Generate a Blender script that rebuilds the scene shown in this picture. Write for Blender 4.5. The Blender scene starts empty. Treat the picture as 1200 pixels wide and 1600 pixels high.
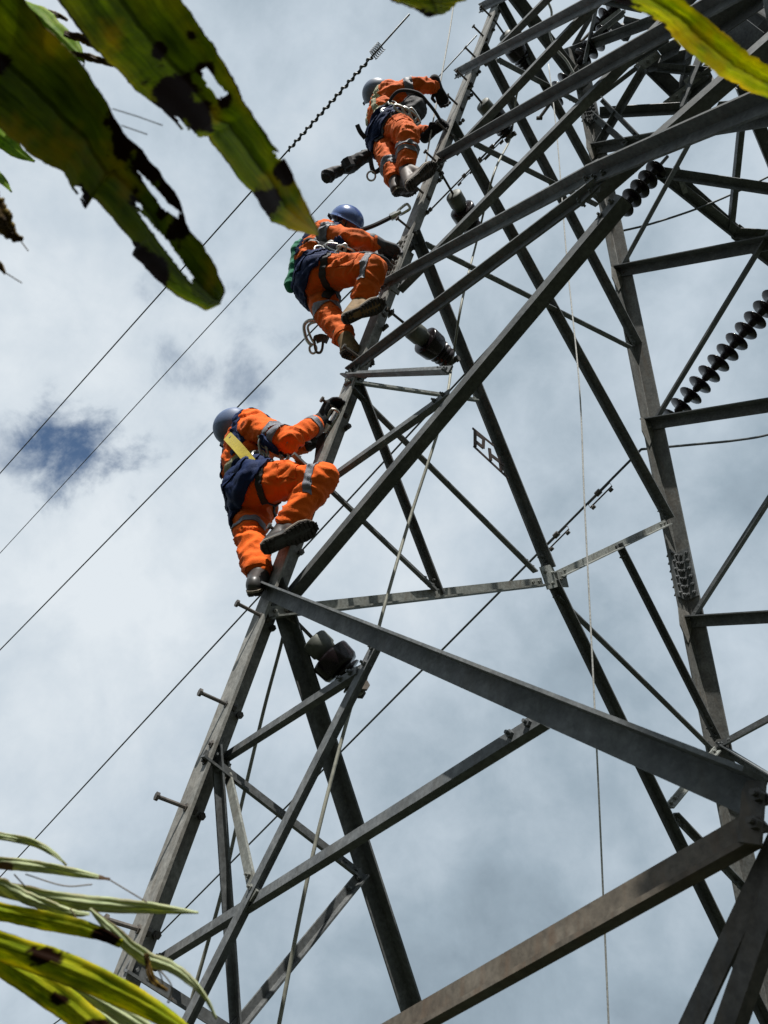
import bpy, bmesh, math, random
import numpy as np
from mathutils import Vector, noise
random.seed(7)
SC = bpy.context.scene
COL = SC.collection
GZ = 1.6                                    # eye height above the ground

# ------------------------------------------------------------------ camera
YAW, PITCH, ROLL = 0.9181583752584168, 0.6412402614318929, -0.0020140725116945197
CAM = np.array([0.9435497448, -3.284272515, GZ])
FPX = 1156.63
W0, KT = 4.231860598, 0.339034354           # tower width at eye height and its taper per metre
def camera_axes():
    fh = np.array([-math.sin(YAW), math.cos(YAW), 0]); rt = np.array([math.cos(YAW), math.sin(YAW), 0]); up = np.array([0, 0, 1.])
    F = math.cos(PITCH)*fh + math.sin(PITCH)*up; U = -math.sin(PITCH)*fh + math.cos(PITCH)*up
    return math.cos(ROLL)*rt + math.sin(ROLL)*U, -math.sin(ROLL)*rt + math.cos(ROLL)*U, F
CR, CU, CF = camera_axes()
cd = bpy.data.cameras.new("camera"); co = bpy.data.objects.new("camera", cd); COL.objects.link(co)
from mathutils import Matrix
co.matrix_world = Matrix(((CR[0], CU[0], -CF[0], CAM[0]), (CR[1], CU[1], -CF[1], CAM[1]), (CR[2], CU[2], -CF[2], CAM[2]), (0, 0, 0, 1)))
cd.sensor_fit = 'VERTICAL'; cd.sensor_height = 36; cd.sensor_width = 27; cd.lens = 36*FPX/1600
cd.clip_start = 0.02; cd.clip_end = 5000
cd.dof.use_dof = True; cd.dof.focus_distance = 4.6; cd.dof.aperture_fstop = 8.5
SC.camera = co

# ------------------------------------------------------------------ light
SUN = np.array([0.40, -0.30, 0.86]); SUN /= np.linalg.norm(SUN)
sl = bpy.data.lights.new("sun", 'SUN'); sl.energy = 5.0; sl.angle = math.radians(0.5); sl.color = (1, 0.965, 0.91)
so = bpy.data.objects.new("sun", sl); COL.objects.link(so)
so.rotation_euler = Vector(SUN).to_track_quat('Z', 'Y').to_euler(); so.location = (0, 0, 30)
vs = SC.view_settings
vs.view_transform = 'Standard'; vs.look = 'None'; vs.exposure = 0.6; vs.gamma = 1; vs.use_curve_mapping = False

def pixdir(x, y):
    d = CR*(x-600)/FPX - CU*(y-800)/FPX + CF
    return d/np.linalg.norm(d)
world = bpy.data.worlds.new("World"); SC.world = world; world.use_nodes = True
def build_sky():
    nt = world.node_tree; N = nt.nodes; L = nt.links; N.clear()
    out = N.new('ShaderNodeOutputWorld'); bg = N.new('ShaderNodeBackground'); bg.inputs['Strength'].default_value = 0.066
    L.new(bg.outputs[0], out.inputs[0])
    sky = N.new('ShaderNodeTexSky'); sky.sky_type = 'NISHITA'; sky.sun_disc = False
    sky.sun_elevation = math.asin(SUN[2]); sky.sun_rotation = math.atan2(SUN[0], SUN[1])
    tc = N.new('ShaderNodeTexCoord')
    def nz(scale, detail, rough, off):
        mp = N.new('ShaderNodeMapping'); mp.inputs['Location'].default_value = off
        L.new(tc.outputs['Generated'], mp.inputs[0])
        n = N.new('ShaderNodeTexNoise'); n.inputs['Scale'].default_value = scale; n.inputs['Detail'].default_value = detail
        n.inputs['Roughness'].default_value = rough; n.inputs['Distortion'].default_value = 0.25
        L.new(mp.outputs[0], n.inputs['Vector']); return n.outputs['Fac']
    def mth(op, a, b=None, c=None):
        m = N.new('ShaderNodeMath'); m.operation = op
        for i, v in enumerate((a, b, c)):
            if v is None: continue
            if isinstance(v, (int, float)): m.inputs[i].default_value = v
            else: L.new(v, m.inputs[i])
        return m.outputs[0]
    def smooth(v, lo, hi, a=0., b=1.):
        m = N.new('ShaderNodeMapRange'); m.interpolation_type = 'SMOOTHSTEP'
        L.new(v, m.inputs['Value']); m.inputs['From Min'].default_value = lo; m.inputs['From Max'].default_value = hi
        m.inputs['To Min'].default_value = a; m.inputs['To Max'].default_value = b; return m.outputs[0]
    def dot(d):
        v = N.new('ShaderNodeVectorMath'); v.operation = 'DOT_PRODUCT'; L.new(tc.outputs['Generated'], v.inputs[0])
        v.inputs[1].default_value = tuple(d); return v.outputs['Value']
    n1 = nz(1.9, 6, 0.5, (3.1, 1.7, 0.4)); n2 = nz(5.5, 9, 0.56, (0.3, 5.2, 2.2)); n3 = nz(13, 10, 0.62, (7.7, 2.0, 1.0))
    # brightness of the cloud deck: thin and bright to the left, thicker low on the right
    side = smooth(dot(pixdir(-50, 820)), 0.70, 0.985, 0.0, 0.28)
    low = smooth(dot(pixdir(780, 1750)), 0.75, 0.99, 0.0, -0.24)
    v = mth('ADD', side, low)
    v = mth('ADD', v, mth('MULTIPLY_ADD', n1, 1.0, -0.50))
    v = mth('ADD', v, mth('MULTIPLY_ADD', n2, 0.74, -0.37))
    v = mth('ADD', v, mth('MULTIPLY_ADD', n3, 0.40, -0.20))
    v = mth('ADD', v, 0.51)
    cr = N.new('ShaderNodeValToRGB'); e = cr.color_ramp.elements
    e[0].position = 0.0; e[0].color = (0.225, 0.290, 0.350, 1)
    e[1].position = 1.0; e[1].color = (0.76, 0.82, 0.87, 1)
    a = cr.color_ramp.elements.new(0.30); a.color = (0.350, 0.435, 0.510, 1)
    a = cr.color_ramp.elements.new(0.62); a.color = (0.540, 0.625, 0.705, 1)
    L.new(v, cr.inputs[0])
    up = N.new('ShaderNodeVectorMath'); up.operation = 'SCALE'; L.new(cr.outputs[0], up.inputs[0]); up.inputs['Scale'].default_value = 10
    # breaks of blue
    def hole(px, inner, outer, amt):
        d = dot(pixdir(*px)); ang = mth('ARCCOSINE', mth('MINIMUM', d, 1.0))
        ang = mth('ADD', ang, mth('MULTIPLY_ADD', n2, 0.55, -0.275)); ang = mth('ADD', ang, mth('MULTIPLY_ADD', n3, 0.24, -0.12))
        return mth('MULTIPLY', smooth(ang, inner, outer, 1.0, 0.0), amt)
    h = mth('MAXIMUM', hole((122, 705), -0.02, 0.098, 0.97), hole((318, 575), -0.05, 0.085, 0.5))
    h = mth('MAXIMUM', h, hole((40, 715), -0.05, 0.075, 0.6))
    deep = N.new('ShaderNodeVectorMath'); deep.operation = 'MULTIPLY'; L.new(sky.outputs[0], deep.inputs[0]); deep.inputs[1].default_value = (0.64, 0.80, 0.90)
    mx = N.new('ShaderNodeMix'); mx.data_type = 'RGBA'
    L.new(h, mx.inputs['Factor']); L.new(up.outputs[0], mx.inputs['A']); L.new(deep.outputs[0], mx.inputs['B'])
    L.new(mx.outputs['Result'], bg.inputs['Color'])
build_sky()

# ------------------------------------------------------------------ geometry of the view: a pixel of the 1200 x 1600 photograph to a point
def ray(q): return CR*(q[0]-600)/FPX - CU*(q[1]-800)/FPX + CF
def AT(q, z): return CAM + ray(q)*z
def planepoint(q, n, d):
    r = ray(q); return CAM + r*((d - n@CAM)/(n@r))
K2 = KT/2
def hw(z): return (W0 - KT*(z-GZ))/2        # half width of the tower at height z
FACE = {'front': (np.array([0, -1, K2]), 0, -1), 'left': (np.array([-1, 0, K2]), -1, 0),
        'back': (np.array([0, 1, K2]), 0, 1), 'right': (np.array([1, 0, K2]), 1, 0)}
def fnormal(f): n = FACE[f][0]; return n/np.linalg.norm(n)
def fp(f, q):                                # pixel onto a (battered) tower face
    n = FACE[f][0]; d = W0/2 + K2*GZ
    return planepoint(q, n, d)
def topix(P):
    d = P-CAM; z = d@CF; return 600+FPX*(d@CR)/z, 800-FPX*(d@CU)/z, z
def legpt(sx, sy, z):
    w = hw(z); P = np.array([sx*w, sy*w, z])
    if sx < 0 and sy < 0: P[:2] += np.array([-0.606, -0.795])*0.095*max(-0.2, (6.6-z)/4.5)   # the climbed leg splays a little more than the others
    return P
def legz(y, sx=-1, sy=-1):                   # height on a leg that shows at picture row y
    lo, hi = 0.9, 11.
    for _ in range(40):
        m = (lo+hi)/2
        if topix(legpt(sx, sy, m))[1] > y: lo = m
        else: hi = m
    return lo

# ------------------------------------------------------------------ materials
def mat(name):
    m = bpy.data.materials.new(name); m.use_nodes = True
    return m, m.node_tree.nodes, m.node_tree.links, m.node_tree.nodes['Principled BSDF']
def nnoise(N, L, scale, detail=5, rough=0.55, vec=None, coord='Object'):
    tc = N.new('ShaderNodeTexCoord'); n = N.new('ShaderNodeTexNoise')
    n.inputs['Scale'].default_value = scale; n.inputs['Detail'].default_value = detail; n.inputs['Roughness'].default_value = rough
    if vec:
        mp = N.new('ShaderNodeMapping'); mp.inputs['Scale'].default_value = vec; L.new(tc.outputs[coord], mp.inputs[0]); L.new(mp.outputs[0], n.inputs['Vector'])
    else: L.new(tc.outputs[coord], n.inputs['Vector'])
    return n.outputs['Fac']
def ramp(N, L, fac, stops):
    r = N.new('ShaderNodeValToRGB'); e = r.color_ramp.elements
    e[0].position, e[0].color = stops[0][0], (*stops[0][1], 1)
    e[1].position, e[1].color = stops[-1][0], (*stops[-1][1], 1)
    for p, c in stops[1:-1]:
        x = e.new(p); x.color = (*c, 1)
    L.new(fac, r.inputs[0]); return r.outputs[0]
def mixc(N, L, fac, a, b, mode='MIX'):
    m = N.new('ShaderNodeMix'); m.data_type = 'RGBA'; m.blend_type = mode
    if isinstance(fac, float): m.inputs['Factor'].default_value = fac
    else: L.new(fac, m.inputs['Factor'])
    for k, v in (('A', a), ('B', b)):
        if isinstance(v, tuple): m.inputs[k].default_value = (*v, 1)
        else: L.new(v, m.inputs[k])
    return m.outputs['Result']
def bump(N, L, b, h, dist=0.004, strength=0.5):
    bp = N.new('ShaderNodeBump'); bp.inputs['Strength'].default_value = strength; bp.inputs['Distance'].default_value = dist
    L.new(h, bp.inputs['Height']); L.new(bp.outputs[0], b.inputs['Normal'])
def steel(name, lo, mid, hi, stain=(0.10, 0.075, 0.05), metallic=0.05, rough=0.6, amt=0.45):
    m, N, L, b = mat(name)
    c = ramp(N, L, nnoise(N, L, 9, 8, 0.65), [(0.3, lo), (0.52, mid), (0.72, hi)])
    st = ramp(N, L, nnoise(N, L, 2.3, 6, 0.6), [(0.50, (0, 0, 0)), (0.68, (amt, amt, amt))])
    c = mixc(N, L, st, c, stain)
    sp = ramp(N, L, nnoise(N, L, 60, 3, 0.6), [(0.35, (0.72, 0.72, 0.72)), (0.65, (1.12, 1.12, 1.12))])
    c = mixc(N, L, 1.0, c, sp, 'MULTIPLY')
    oi = N.new('ShaderNodeObjectInfo'); c = mixc(N, L, 1.0, c, ramp(N, L, oi.outputs['Random'], [(0.0, (0.78, 0.77, 0.75)), (0.5, (1.0, 1.0, 1.0)), (1.0, (1.18, 1.19, 1.2))]), 'MULTIPLY')
    run = ramp(N, L, nnoise(N, L, 1.0, 5, 0.6, (26, 26, 2.2)), [(0.52, (0, 0, 0)), (0.72, (0.5, 0.5, 0.5))]); c = mixc(N, L, run, c, stain)
    L.new(c, b.inputs['Base Color']); b.inputs['Metallic'].default_value = metallic
    b.inputs['Specular IOR Level'].default_value = 0.3
    rr = ramp(N, L, nnoise(N, L, 14, 5), [(0.3, (rough-0.1,)*3), (0.7, (rough+0.15,)*3)]); L.new(rr, b.inputs['Roughness'])
    bump(N, L, b, nnoise(N, L, 45, 4), 0.002, 0.35)
    return m
M = {}
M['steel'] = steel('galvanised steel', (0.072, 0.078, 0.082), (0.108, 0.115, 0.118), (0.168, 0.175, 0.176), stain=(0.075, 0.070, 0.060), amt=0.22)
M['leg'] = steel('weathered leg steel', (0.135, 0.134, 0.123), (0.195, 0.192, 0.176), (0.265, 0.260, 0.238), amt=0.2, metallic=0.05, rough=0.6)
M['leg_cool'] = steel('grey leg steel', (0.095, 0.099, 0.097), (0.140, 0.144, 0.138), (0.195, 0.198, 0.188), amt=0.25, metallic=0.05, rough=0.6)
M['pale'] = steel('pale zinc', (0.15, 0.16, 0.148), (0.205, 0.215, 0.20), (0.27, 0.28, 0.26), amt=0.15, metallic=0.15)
M['brown_steel'] = steel('browned steel', (0.085, 0.074, 0.060), (0.125, 0.109, 0.088), (0.17, 0.150, 0.124), stain=(0.10, 0.055, 0.03), metallic=0.1)
M['bolt'] = steel('bolt steel', (0.05, 0.048, 0.045), (0.09, 0.085, 0.08), (0.14, 0.13, 0.12), metallic=0.4)
M['bright'] = steel('bright fittings', (0.45, 0.45, 0.44), (0.6, 0.6, 0.58), (0.75, 0.75, 0.73), amt=0.1, metallic=0.85, rough=0.3)
def plain(name, col, rough=0.5, metallic=0., sc=30, var=0.35, bdist=0.001, coat=0.):
    m, N, L, b = mat(name)
    n = nnoise(N, L, sc, 6, 0.6)
    c = ramp(N, L, n, [(0.25, tuple(x*(1-var) for x in col)), (0.75, tuple(min(1, x*(1+var)) for x in col))])
    L.new(c, b.inputs['Base Color']); b.inputs['Roughness'].default_value = rough; b.inputs['Metallic'].default_value = metallic
    b.inputs['Coat Weight'].default_value = coat
    bump(N, L, b, n, bdist, 0.4); return m
M['porcelain'] = plain('brown glazed porcelain', (0.008, 0.005, 0.006), 0.22, 0, 25, 0.3, 0.0005, 0.08)
M['porcelain'].node_tree.nodes['Principled BSDF'].inputs['Specular IOR Level'].default_value = 0.22
M['cap'] = plain('grey cast cap', (0.085, 0.09, 0.076), 0.6, 0.2, 40, 0.3)
M['cable'] = plain('stranded conductor', (0.07, 0.075, 0.075), 0.5, 0.6, 60)
M['earth'] = plain('weathered earth cable', (0.20, 0.20, 0.165), 0.6, 0.2, 30)
M['rope'] = plain('pale rope', (0.42, 0.42, 0.40), 0.85, 0, 90, 0.5)
M['darkrope'] = plain('dark climbing rope', (0.02, 0.02, 0.024), 0.8, 0, 120, 0.6)
M['black'] = plain('black webbing', (0.014, 0.014, 0.016), 0.75, 0, 60, 0.4)
M['navy'] = None
def cloth(name, col, dirt, weave=260, rough=0.8, dirtamt=0.35, sheen=0.15):
    m, N, L, b = mat(name)
    c = ramp(N, L, nnoise(N, L, 7, 6, 0.6), [(0.3, tuple(x*0.80 for x in col)), (0.7, tuple(min(1, x*1.1) for x in col))])
    d = ramp(N, L, nnoise(N, L, 4.5, 7, 0.65), [(0.55, (0, 0, 0)), (0.75, (dirtamt,)*3)])
    c = mixc(N, L, d, c, dirt)
    L.new(c, b.inputs['Base Color']); b.inputs['Roughness'].default_value = rough; b.inputs['Sheen Weight'].default_value = sheen; b.inputs['Specular IOR Level'].default_value = 0.2
    h = mixc(N, L, 0.4, nnoise(N, L, 26, 6, 0.6), nnoise(N, L, weave, 2, 0.5)); bump(N, L, b, h, 0.010, 0.6)
    return m
M['orange'] = cloth('orange coverall cloth', (0.72, 0.112, 0.005), (0.32, 0.065, 0.010), sheen=0.03)
M['orange_worn'] = cloth('worn orange coverall cloth', (0.60, 0.108, 0.008), (0.20, 0.062, 0.014), dirtamt=0.6, sheen=0.03)
M['navy'] = cloth('navy belt padding', (0.005, 0.016, 0.066), (0.004, 0.008, 0.022), rough=0.75, sheen=0.0)
M['band'] = cloth('grey reflective band', (0.15, 0.155, 0.18), (0.10, 0.09, 0.085), rough=0.45)
M['strap'] = cloth('yellow webbing', (0.40, 0.31, 0.025), (0.2, 0.15, 0.03), dirtamt=0.4)
M['pad'] = cloth('pale yellow-grey padding', (0.36, 0.35, 0.22), (0.2, 0.18, 0.12))
M['green'] = cloth('green bag cloth', (0.010, 0.17, 0.085), (0.01, 0.08, 0.05))
M['glove'] = plain('black glove', (0.007, 0.007, 0.009), 0.9, 0, 80)
M['glove_grey'] = plain('grey black glove', (0.035, 0.035, 0.042), 0.7, 0, 80)
M['boot'] = plain('brown work boot leather', (0.045, 0.026, 0.016), 0.6, 0, 25, 0.45, 0.002)
M['boot_tan'] = plain('tan suede boot', (0.14, 0.085, 0.03), 0.8, 0, 25, 0.45, 0.002)
M['boot_black'] = plain('black leather boot', (0.03, 0.028, 0.026), 0.4, 0, 25, 0.4, 0.002)
M['sole'] = plain('boot sole rubber', (0.022, 0.017, 0.013), 0.85, 0, 40, 0.5, 0.003)
M['welt'] = plain('pale dusty boot welt', (0.20, 0.17, 0.13), 0.8, 0, 40, 0.4)
M['skin'] = plain('skin', (0.30, 0.15, 0.09), 0.55, 0, 40, 0.12)
M['eye'] = plain('eye white', (0.7, 0.7, 0.68), 0.3, 0, 40, 0.05)
M['helmet'] = plain('slate blue helmet shell', (0.085, 0.125, 0.225), 0.55, 0, 14, 0.3, 0.0006, 0.)
M['helmet_blue'] = plain('blue helmet shell', (0.055, 0.10, 0.26), 0.25, 0, 14, 0.25, 0.0006, 0.3)
M['helmet_grey'] = plain('grey blue helmet shell', (0.10, 0.13, 0.19), 0.5, 0, 14, 0.3, 0.0006, 0.)
M['trunk'] = plain('palm stem', (0.10, 0.075, 0.045), 0.85, 0, 9, 0.5, 0.01)
M['sign'] = plain('rusty sign iron', (0.05, 0.035, 0.03), 0.7, 0.3, 40, 0.5)
M['concrete'] = plain('footing concrete', (0.3, 0.29, 0.27), 0.9, 0, 12, 0.2, 0.004)
def ground_mat():
    m, N, L, b = mat('grassy ground')
    c = ramp(N, L, nnoise(N, L, 0.6, 9, 0.65), [(0.3, (0.010, 0.017, 0.006)), (0.5, (0.019, 0.027, 0.010)), (0.72, (0.038, 0.034, 0.022))])
    L.new(c, b.inputs['Base Color']); b.inputs['Roughness'].default_value = 0.95
    bump(N, L, b, nnoise(N, L, 14, 8, 0.7), 0.05, 0.8); return m
M['ground'] = ground_mat()

# ------------------------------------------------------------------ object helpers
def build(name, bm, m, parent=None, smooth=False):
    me = bpy.data.meshes.new(name); bmesh.ops.recalc_face_normals(bm, faces=bm.faces[:]); bm.to_mesh(me); bm.free()
    for mm in (m if isinstance(m, (list, tuple)) else [m]): me.materials.append(mm)
    if smooth: me.shade_smooth()
    o = bpy.data.objects.new(name, me); COL.objects.link(o)
    if parent: attach(o, parent)
    return o
def attach(o, parent):
    o.parent = parent
    T = Vector((0, 0, 0)); p = parent
    while p: T += p.location; p = p.parent
    if hasattr(o.data, 'transform'): o.data.transform(Matrix.Translation(-T))
    else: o.location = o.location - T
def thing(name, label, cat, loc, group=None):
    o = bpy.data.objects.new(name, None); COL.objects.link(o); o.location = tuple(loc); o.empty_display_size = 0.1
    return tag(o, label, cat, group)
def tag(o, label, cat, group=None):
    o['label'] = label; o['category'] = cat
    if group: o['group'] = group
    return o
def V(a): return Vector((float(a[0]), float(a[1]), float(a[2])))
def unit(a): return a/np.linalg.norm(a)
def perp(a):
    t = np.array([0, 0, 1.]) if abs(a[2]) < 0.9 else np.array([1., 0, 0])
    u = unit(np.cross(a, t)); return u, np.cross(a, u)
def add_prism(bm, poly, A, B, ex, ey):
    """closed profile poly [(a,b)] in axes ex, ey swept from A to B"""
    r0 = [bm.verts.new(V(A + ex*a + ey*b)) for a, b in poly]; r1 = [bm.verts.new(V(B + ex*a + ey*b)) for a, b in poly]
    n = len(poly)
    for i in range(n): bm.faces.new((r0[i], r0[(i+1) % n], r1[(i+1) % n], r1[i]))
    bm.faces.new(r0[::-1]); bm.faces.new(r1)
def add_cyl(bm, A, B, r, n=10, r2=None):
    A = np.array(A, float); B = np.array(B, float); u, v = perp(unit(B-A)); r2 = r if r2 is None else r2
    a = [bm.verts.new(V(A + (u*math.cos(t)+v*math.sin(t))*r)) for t in np.linspace(0, 2*math.pi, n, endpoint=False)]
    b = [bm.verts.new(V(B + (u*math.cos(t)+v*math.sin(t))*r2)) for t in np.linspace(0, 2*math.pi, n, endpoint=False)]
    for i in range(n): bm.faces.new((a[i], a[(i+1) % n], b[(i+1) % n], b[i]))
    bm.faces.new(a[::-1]); bm.faces.new(b)
def add_tube(bm, pts, r, n=8, closed=False):
    pts = [np.array(p, float) for p in pts]; m = len(pts); rings = []
    rs = r if isinstance(r, (list, tuple, np.ndarray)) else [r]*m
    u = None
    for i in range(m):
        if closed: t = unit(pts[(i+1) % m]-pts[i-1])
        else: t = unit(pts[min(i+1, m-1)]-pts[max(i-1, 0)])
        if u is None: u, v = perp(t)
        else: u = unit(u - t*(u@t)); v = np.cross(t, u)
        rings.append([bm.verts.new(V(pts[i] + (u*math.cos(a)+v*math.sin(a))*rs[i])) for a in np.linspace(0, 2*math.pi, n, endpoint=False)])
    for i in range(m if closed else m-1):
        a, b = rings[i], rings[(i+1) % m]
        for k in range(n): bm.faces.new((a[k], a[(k+1) % n], b[(k+1) % n], b[k]))
    if not closed: bm.faces.new(rings[0][::-1]); bm.faces.new(rings[-1])
def add_lathe(bm, A, axis, prof, n=24):
    """prof: list of (distance along axis, radius), open ends closed"""
    u, v = perp(axis); rings = []
    for d, r in prof:
        rings.append([bm.verts.new(V(A + axis*d + (u*math.cos(a)+v*math.sin(a))*r)) for a in np.linspace(0, 2*math.pi, n, endpoint=False)])
    for a, b in zip(rings, rings[1:]):
        for k in range(n): bm.faces.new((a[k], a[(k+1) % n], b[(k+1) % n], b[k]))
    bm.faces.new(rings[0][::-1]); bm.faces.new(rings[-1])
def spline(pts, k=8):
    P = [np.array(p, float) for p in pts]; P = [2*P[0]-P[1]] + P + [2*P[-1]-P[-2]]; out = []
    for i in range(1, len(P)-2):
        for t in np.linspace(0, 1, k, endpoint=False):
            a, b, c, d = P[i-1], P[i], P[i+1], P[i+2]
            out.append(0.5*((2*b)+(c-a)*t+(2*a-5*b+4*c-d)*t*t+(3*b-a-3*c+d)*t**3))
    out.append(P[-2]); return out
def add_bolt(bm, P, n, r=0.0105, h=0.010):
    add_cyl(bm, P, P+n*h, r, 6); add_cyl(bm, P+n*h, P+n*(h+0.010), r*0.5, 8)

# ------------------------------------------------------------------ ground
bm = bmesh.new(); g = 120; rr = 900.
for i in range(g+1):
    for j in range(g+1):
        x = (i/g*2-1); y = (j/g*2-1); x = x*abs(x)*rr; y = y*abs(y)*rr
        d = math.hypot(x, y); z = (noise.noise(Vector((x*0.05, y*0.05, 0)))*0.6*min(1, d/20))
        e = x*0.62-y*0.78; tt = max(0, e-7+4*noise.noise(Vector((x*0.03, y*0.03, 3)))); z += 42*(1-math.exp(-tt*0.95/42))*max(0, min(1, (e/(d+1e-6)+0.25)*1.6))   # rise behind the viewer, unseen, added to block low skylight
        bm.verts.new((x, y, z - (0 if d > 6 else 0)))
bm.verts.ensure_lookup_table()
for i in range(g):
    for j in range(g):
        a = i*(g+1)+j; bm.faces.new((bm.verts[a], bm.verts[a+g+1], bm.verts[a+g+2], bm.verts[a+1]))
o = build('ground', bm, M['ground'], None, True); o['kind'] = 'structure'

# ------------------------------------------------------------------ the lattice tower
TOWER = thing('lattice_tower', 'tall grey steel lattice transmission tower the three climbers are on', 'tower', (0, 0, 0))
ZB, ZT = -0.1, 10.6
LT = 0.014
def leg(sx, sy, size):
    A = legpt(sx, sy, ZB); B = legpt(sx, sy, ZT); bm = bmesh.new()
    ex = np.array([-sx, 0, 0.]); ey = np.array([0, -sy, 0.])
    s = size; t = LT; s2 = s if (sx, sy) != (-1, -1) else 0.110
    add_prism(bm, [(0, 0), (s, 0), (s, t), (t+0.004, t), (t, t+0.004), (t, s2), (0, s2)], A, B, ex, ey)
    return bm
LEGS = {}
for nm, sx, sy in (('L', -1, -1), ('R', -1, 1), ('N', 1, -1), ('B', 1, 1)):
    bm = leg(sx, sy, 0.142 if nm in 'LN' else 0.128)
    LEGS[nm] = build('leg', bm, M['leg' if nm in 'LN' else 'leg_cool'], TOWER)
    bm = bmesh.new(); P = legpt(sx, sy, 0.0); add_lathe(bm, P+np.array([0, 0, -0.3]), np.array([0, 0, 1.]), [(0, .35), (.38, .33), (.42, .3)], 20)
    build('footing', bm, M['concrete'], TOWER)

def brace(face, q0, q1, size, edge='top', out=1, off=0.003, name='diagonal_brace', m='steel', ext0=0., ext1=0., t=0.009, bolts=True, P0=None, P1=None, s2=None, near0=1.0):
    size *= 0.70; s2 = s2 and s2*0.8
    A = fp(face, q0) if P0 is None else P0; B = fp(face, q1) if P1 is None else P1
    A = CAM + (A-CAM)*near0          # the end on the splayed leg laps over its outer side
    n = fnormal(face); L = np.linalg.norm(B-A); ax = (B-A)/L
    A = A - ax*ext0; B = B + ax*ext1
    v = np.cross(n, ax)
    if v[2] < 0: v = -v
    s = size; h = s/2; bm = bmesh.new()
    if out > 0: o0, o1, o2 = off, off+t, off+(s2 or s)
    else: o0, o1, o2 = -off, -off-t, -off-(s2 or s)
    e = 1 if edge == 'top' else -1
    f = 0.0045
    add_prism(bm, [(-e*h, o0), (e*h, o0), (e*h, o2), (e*(h-t), o2), (e*(h-t), o1+(o2-o1)*f), (e*(h-t-0.004), o1), (-e*h, o1)], A, B, v, n)
    if bolts:
        for base, sg in ((A, 1), (B, -1)):
            for d in (0.035, 0.095):
                c = base + ax*sg*d - v*e*0.1*s
                add_bolt(bm, c + n*(o1 if out > 0 else o0), n); add_bolt(bm, c + n*(o0 if out > 0 else o1), -n)
    return build(name, bm, M[m], TOWER)
def plate(face, c, size, off, m='pale', name='gusset_plate', ang=0., bolts=(), th=0.008, pts=None):
    n = fnormal(face); C = fp(face, c) if not isinstance(c, np.ndarray) else c
    ax = unit(np.cross(n, np.array([0, 0, 1.]))); up = np.cross(n, ax)
    if up[2] < 0: up = -up
    a = ax*math.cos(ang)+up*math.sin(ang); b = -ax*math.sin(ang)+up*math.cos(ang)
    w, h = size; bm = bmesh.new()
    prof = pts or [(-w/2, -h/2), (w/2, -h/2), (w/2, h/2*0.6), (w/2*0.6, h/2), (-w/2, h/2)]
    add_prism(bm, prof, C+n*off, C+n*(off+th), a, b)
    for x, y in bolts:
        add_bolt(bm, C+n*(off+th)+a*x+b*y, n); add_bolt(bm, C+n*off+a*x+b*y, -n)
    return build(name, bm, M[m], TOWER)

FR = 'front'
# the face towards the camera: crossed main diagonals, outer ones with their flange on the upper edge (which shades them), inner ones with it on the lower edge
brace(FR, (418, 926), (1192, 1252), 0.095, 'top', 1, 0.004, bolts=False, near0=0.945, ext0=0.02)
brace(FR, (650, 1600), (1168, 1309), 0.078, 'low', 1, 0.006, m='brown_steel', ext0=1.2, ext1=0.02, s2=0.040, bolts=False)
brace(FR, (448, 918), (948, 318), 0.082, 'low', -1, 0.017, ext1=0.05, ext0=0.12)
brace(FR, (548, 586), (940, 296), 0.066, 'top', 1, 0.005, near0=0.968)
brace(FR, (603, 453), (944, 276), 0.072, 'top', 1, 0.018, ext1=0.02, near0=0.985, ext0=0.03)
brace(FR, (932, 290), (1200, 184), 0.082, 'top', 1, 0.030, ext1=1.3)
brace(FR, (915, 292), (1200, 38), 0.078, 'low', -1, 0.030, ext1=1.2)
brace(FR, (618, 445), (1010, 44), 0.072, 'low', -1, 0.017, ext1=1.2)
brace(FR, (688, 253), (1040, 61), 0.080, 'top', 1, 0.004, ext1=1.2)
brace(FR, (705, 231), (918, 3), 0.075, 'low', -1, 0.017, ext1=1.2)
brace(FR, (714, 120), (938, 6), 0.080, 'top', 1, 0.004, ext1=1.2)
brace(FR, (752, 93), (842, 0), 0.070, 'low', -1, 0.017, ext1=1.2)
brace(FR, (752, 17), (800, -6), 0.085, 'top', 1, 0.004, ext1=1.0)
# lighter members of the same face
brace(FR, (545, 588), (708, 582), 0.062, 'low', 1, 0.012, 'horizontal_strut', near0=0.968)
brace(FR, (508, 740), (692, 606), 0.048, 'low', -1, 0.030, 'secondary_strut', ext0=0.10)
brace(FR, (338, 1180), (548, 1042), 0.045, 'low', -1, 0.024, 'secondary_strut', ext0=0.08)
brace(FR, (578, 992), (270, 1600), 0.062, 'top', -1, 0.030, 'secondary_strut', ext1=0.5)
brace(FR, (822, 1110), (235, 1490), 0.046, 'low', -1, 0.045, 'secondary_strut', ext1=0.10)
brace(FR, (336, 1170), (381, 1395), 0.058, 'low', -1, 0.035, 'secondary_strut', 'pale')
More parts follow.
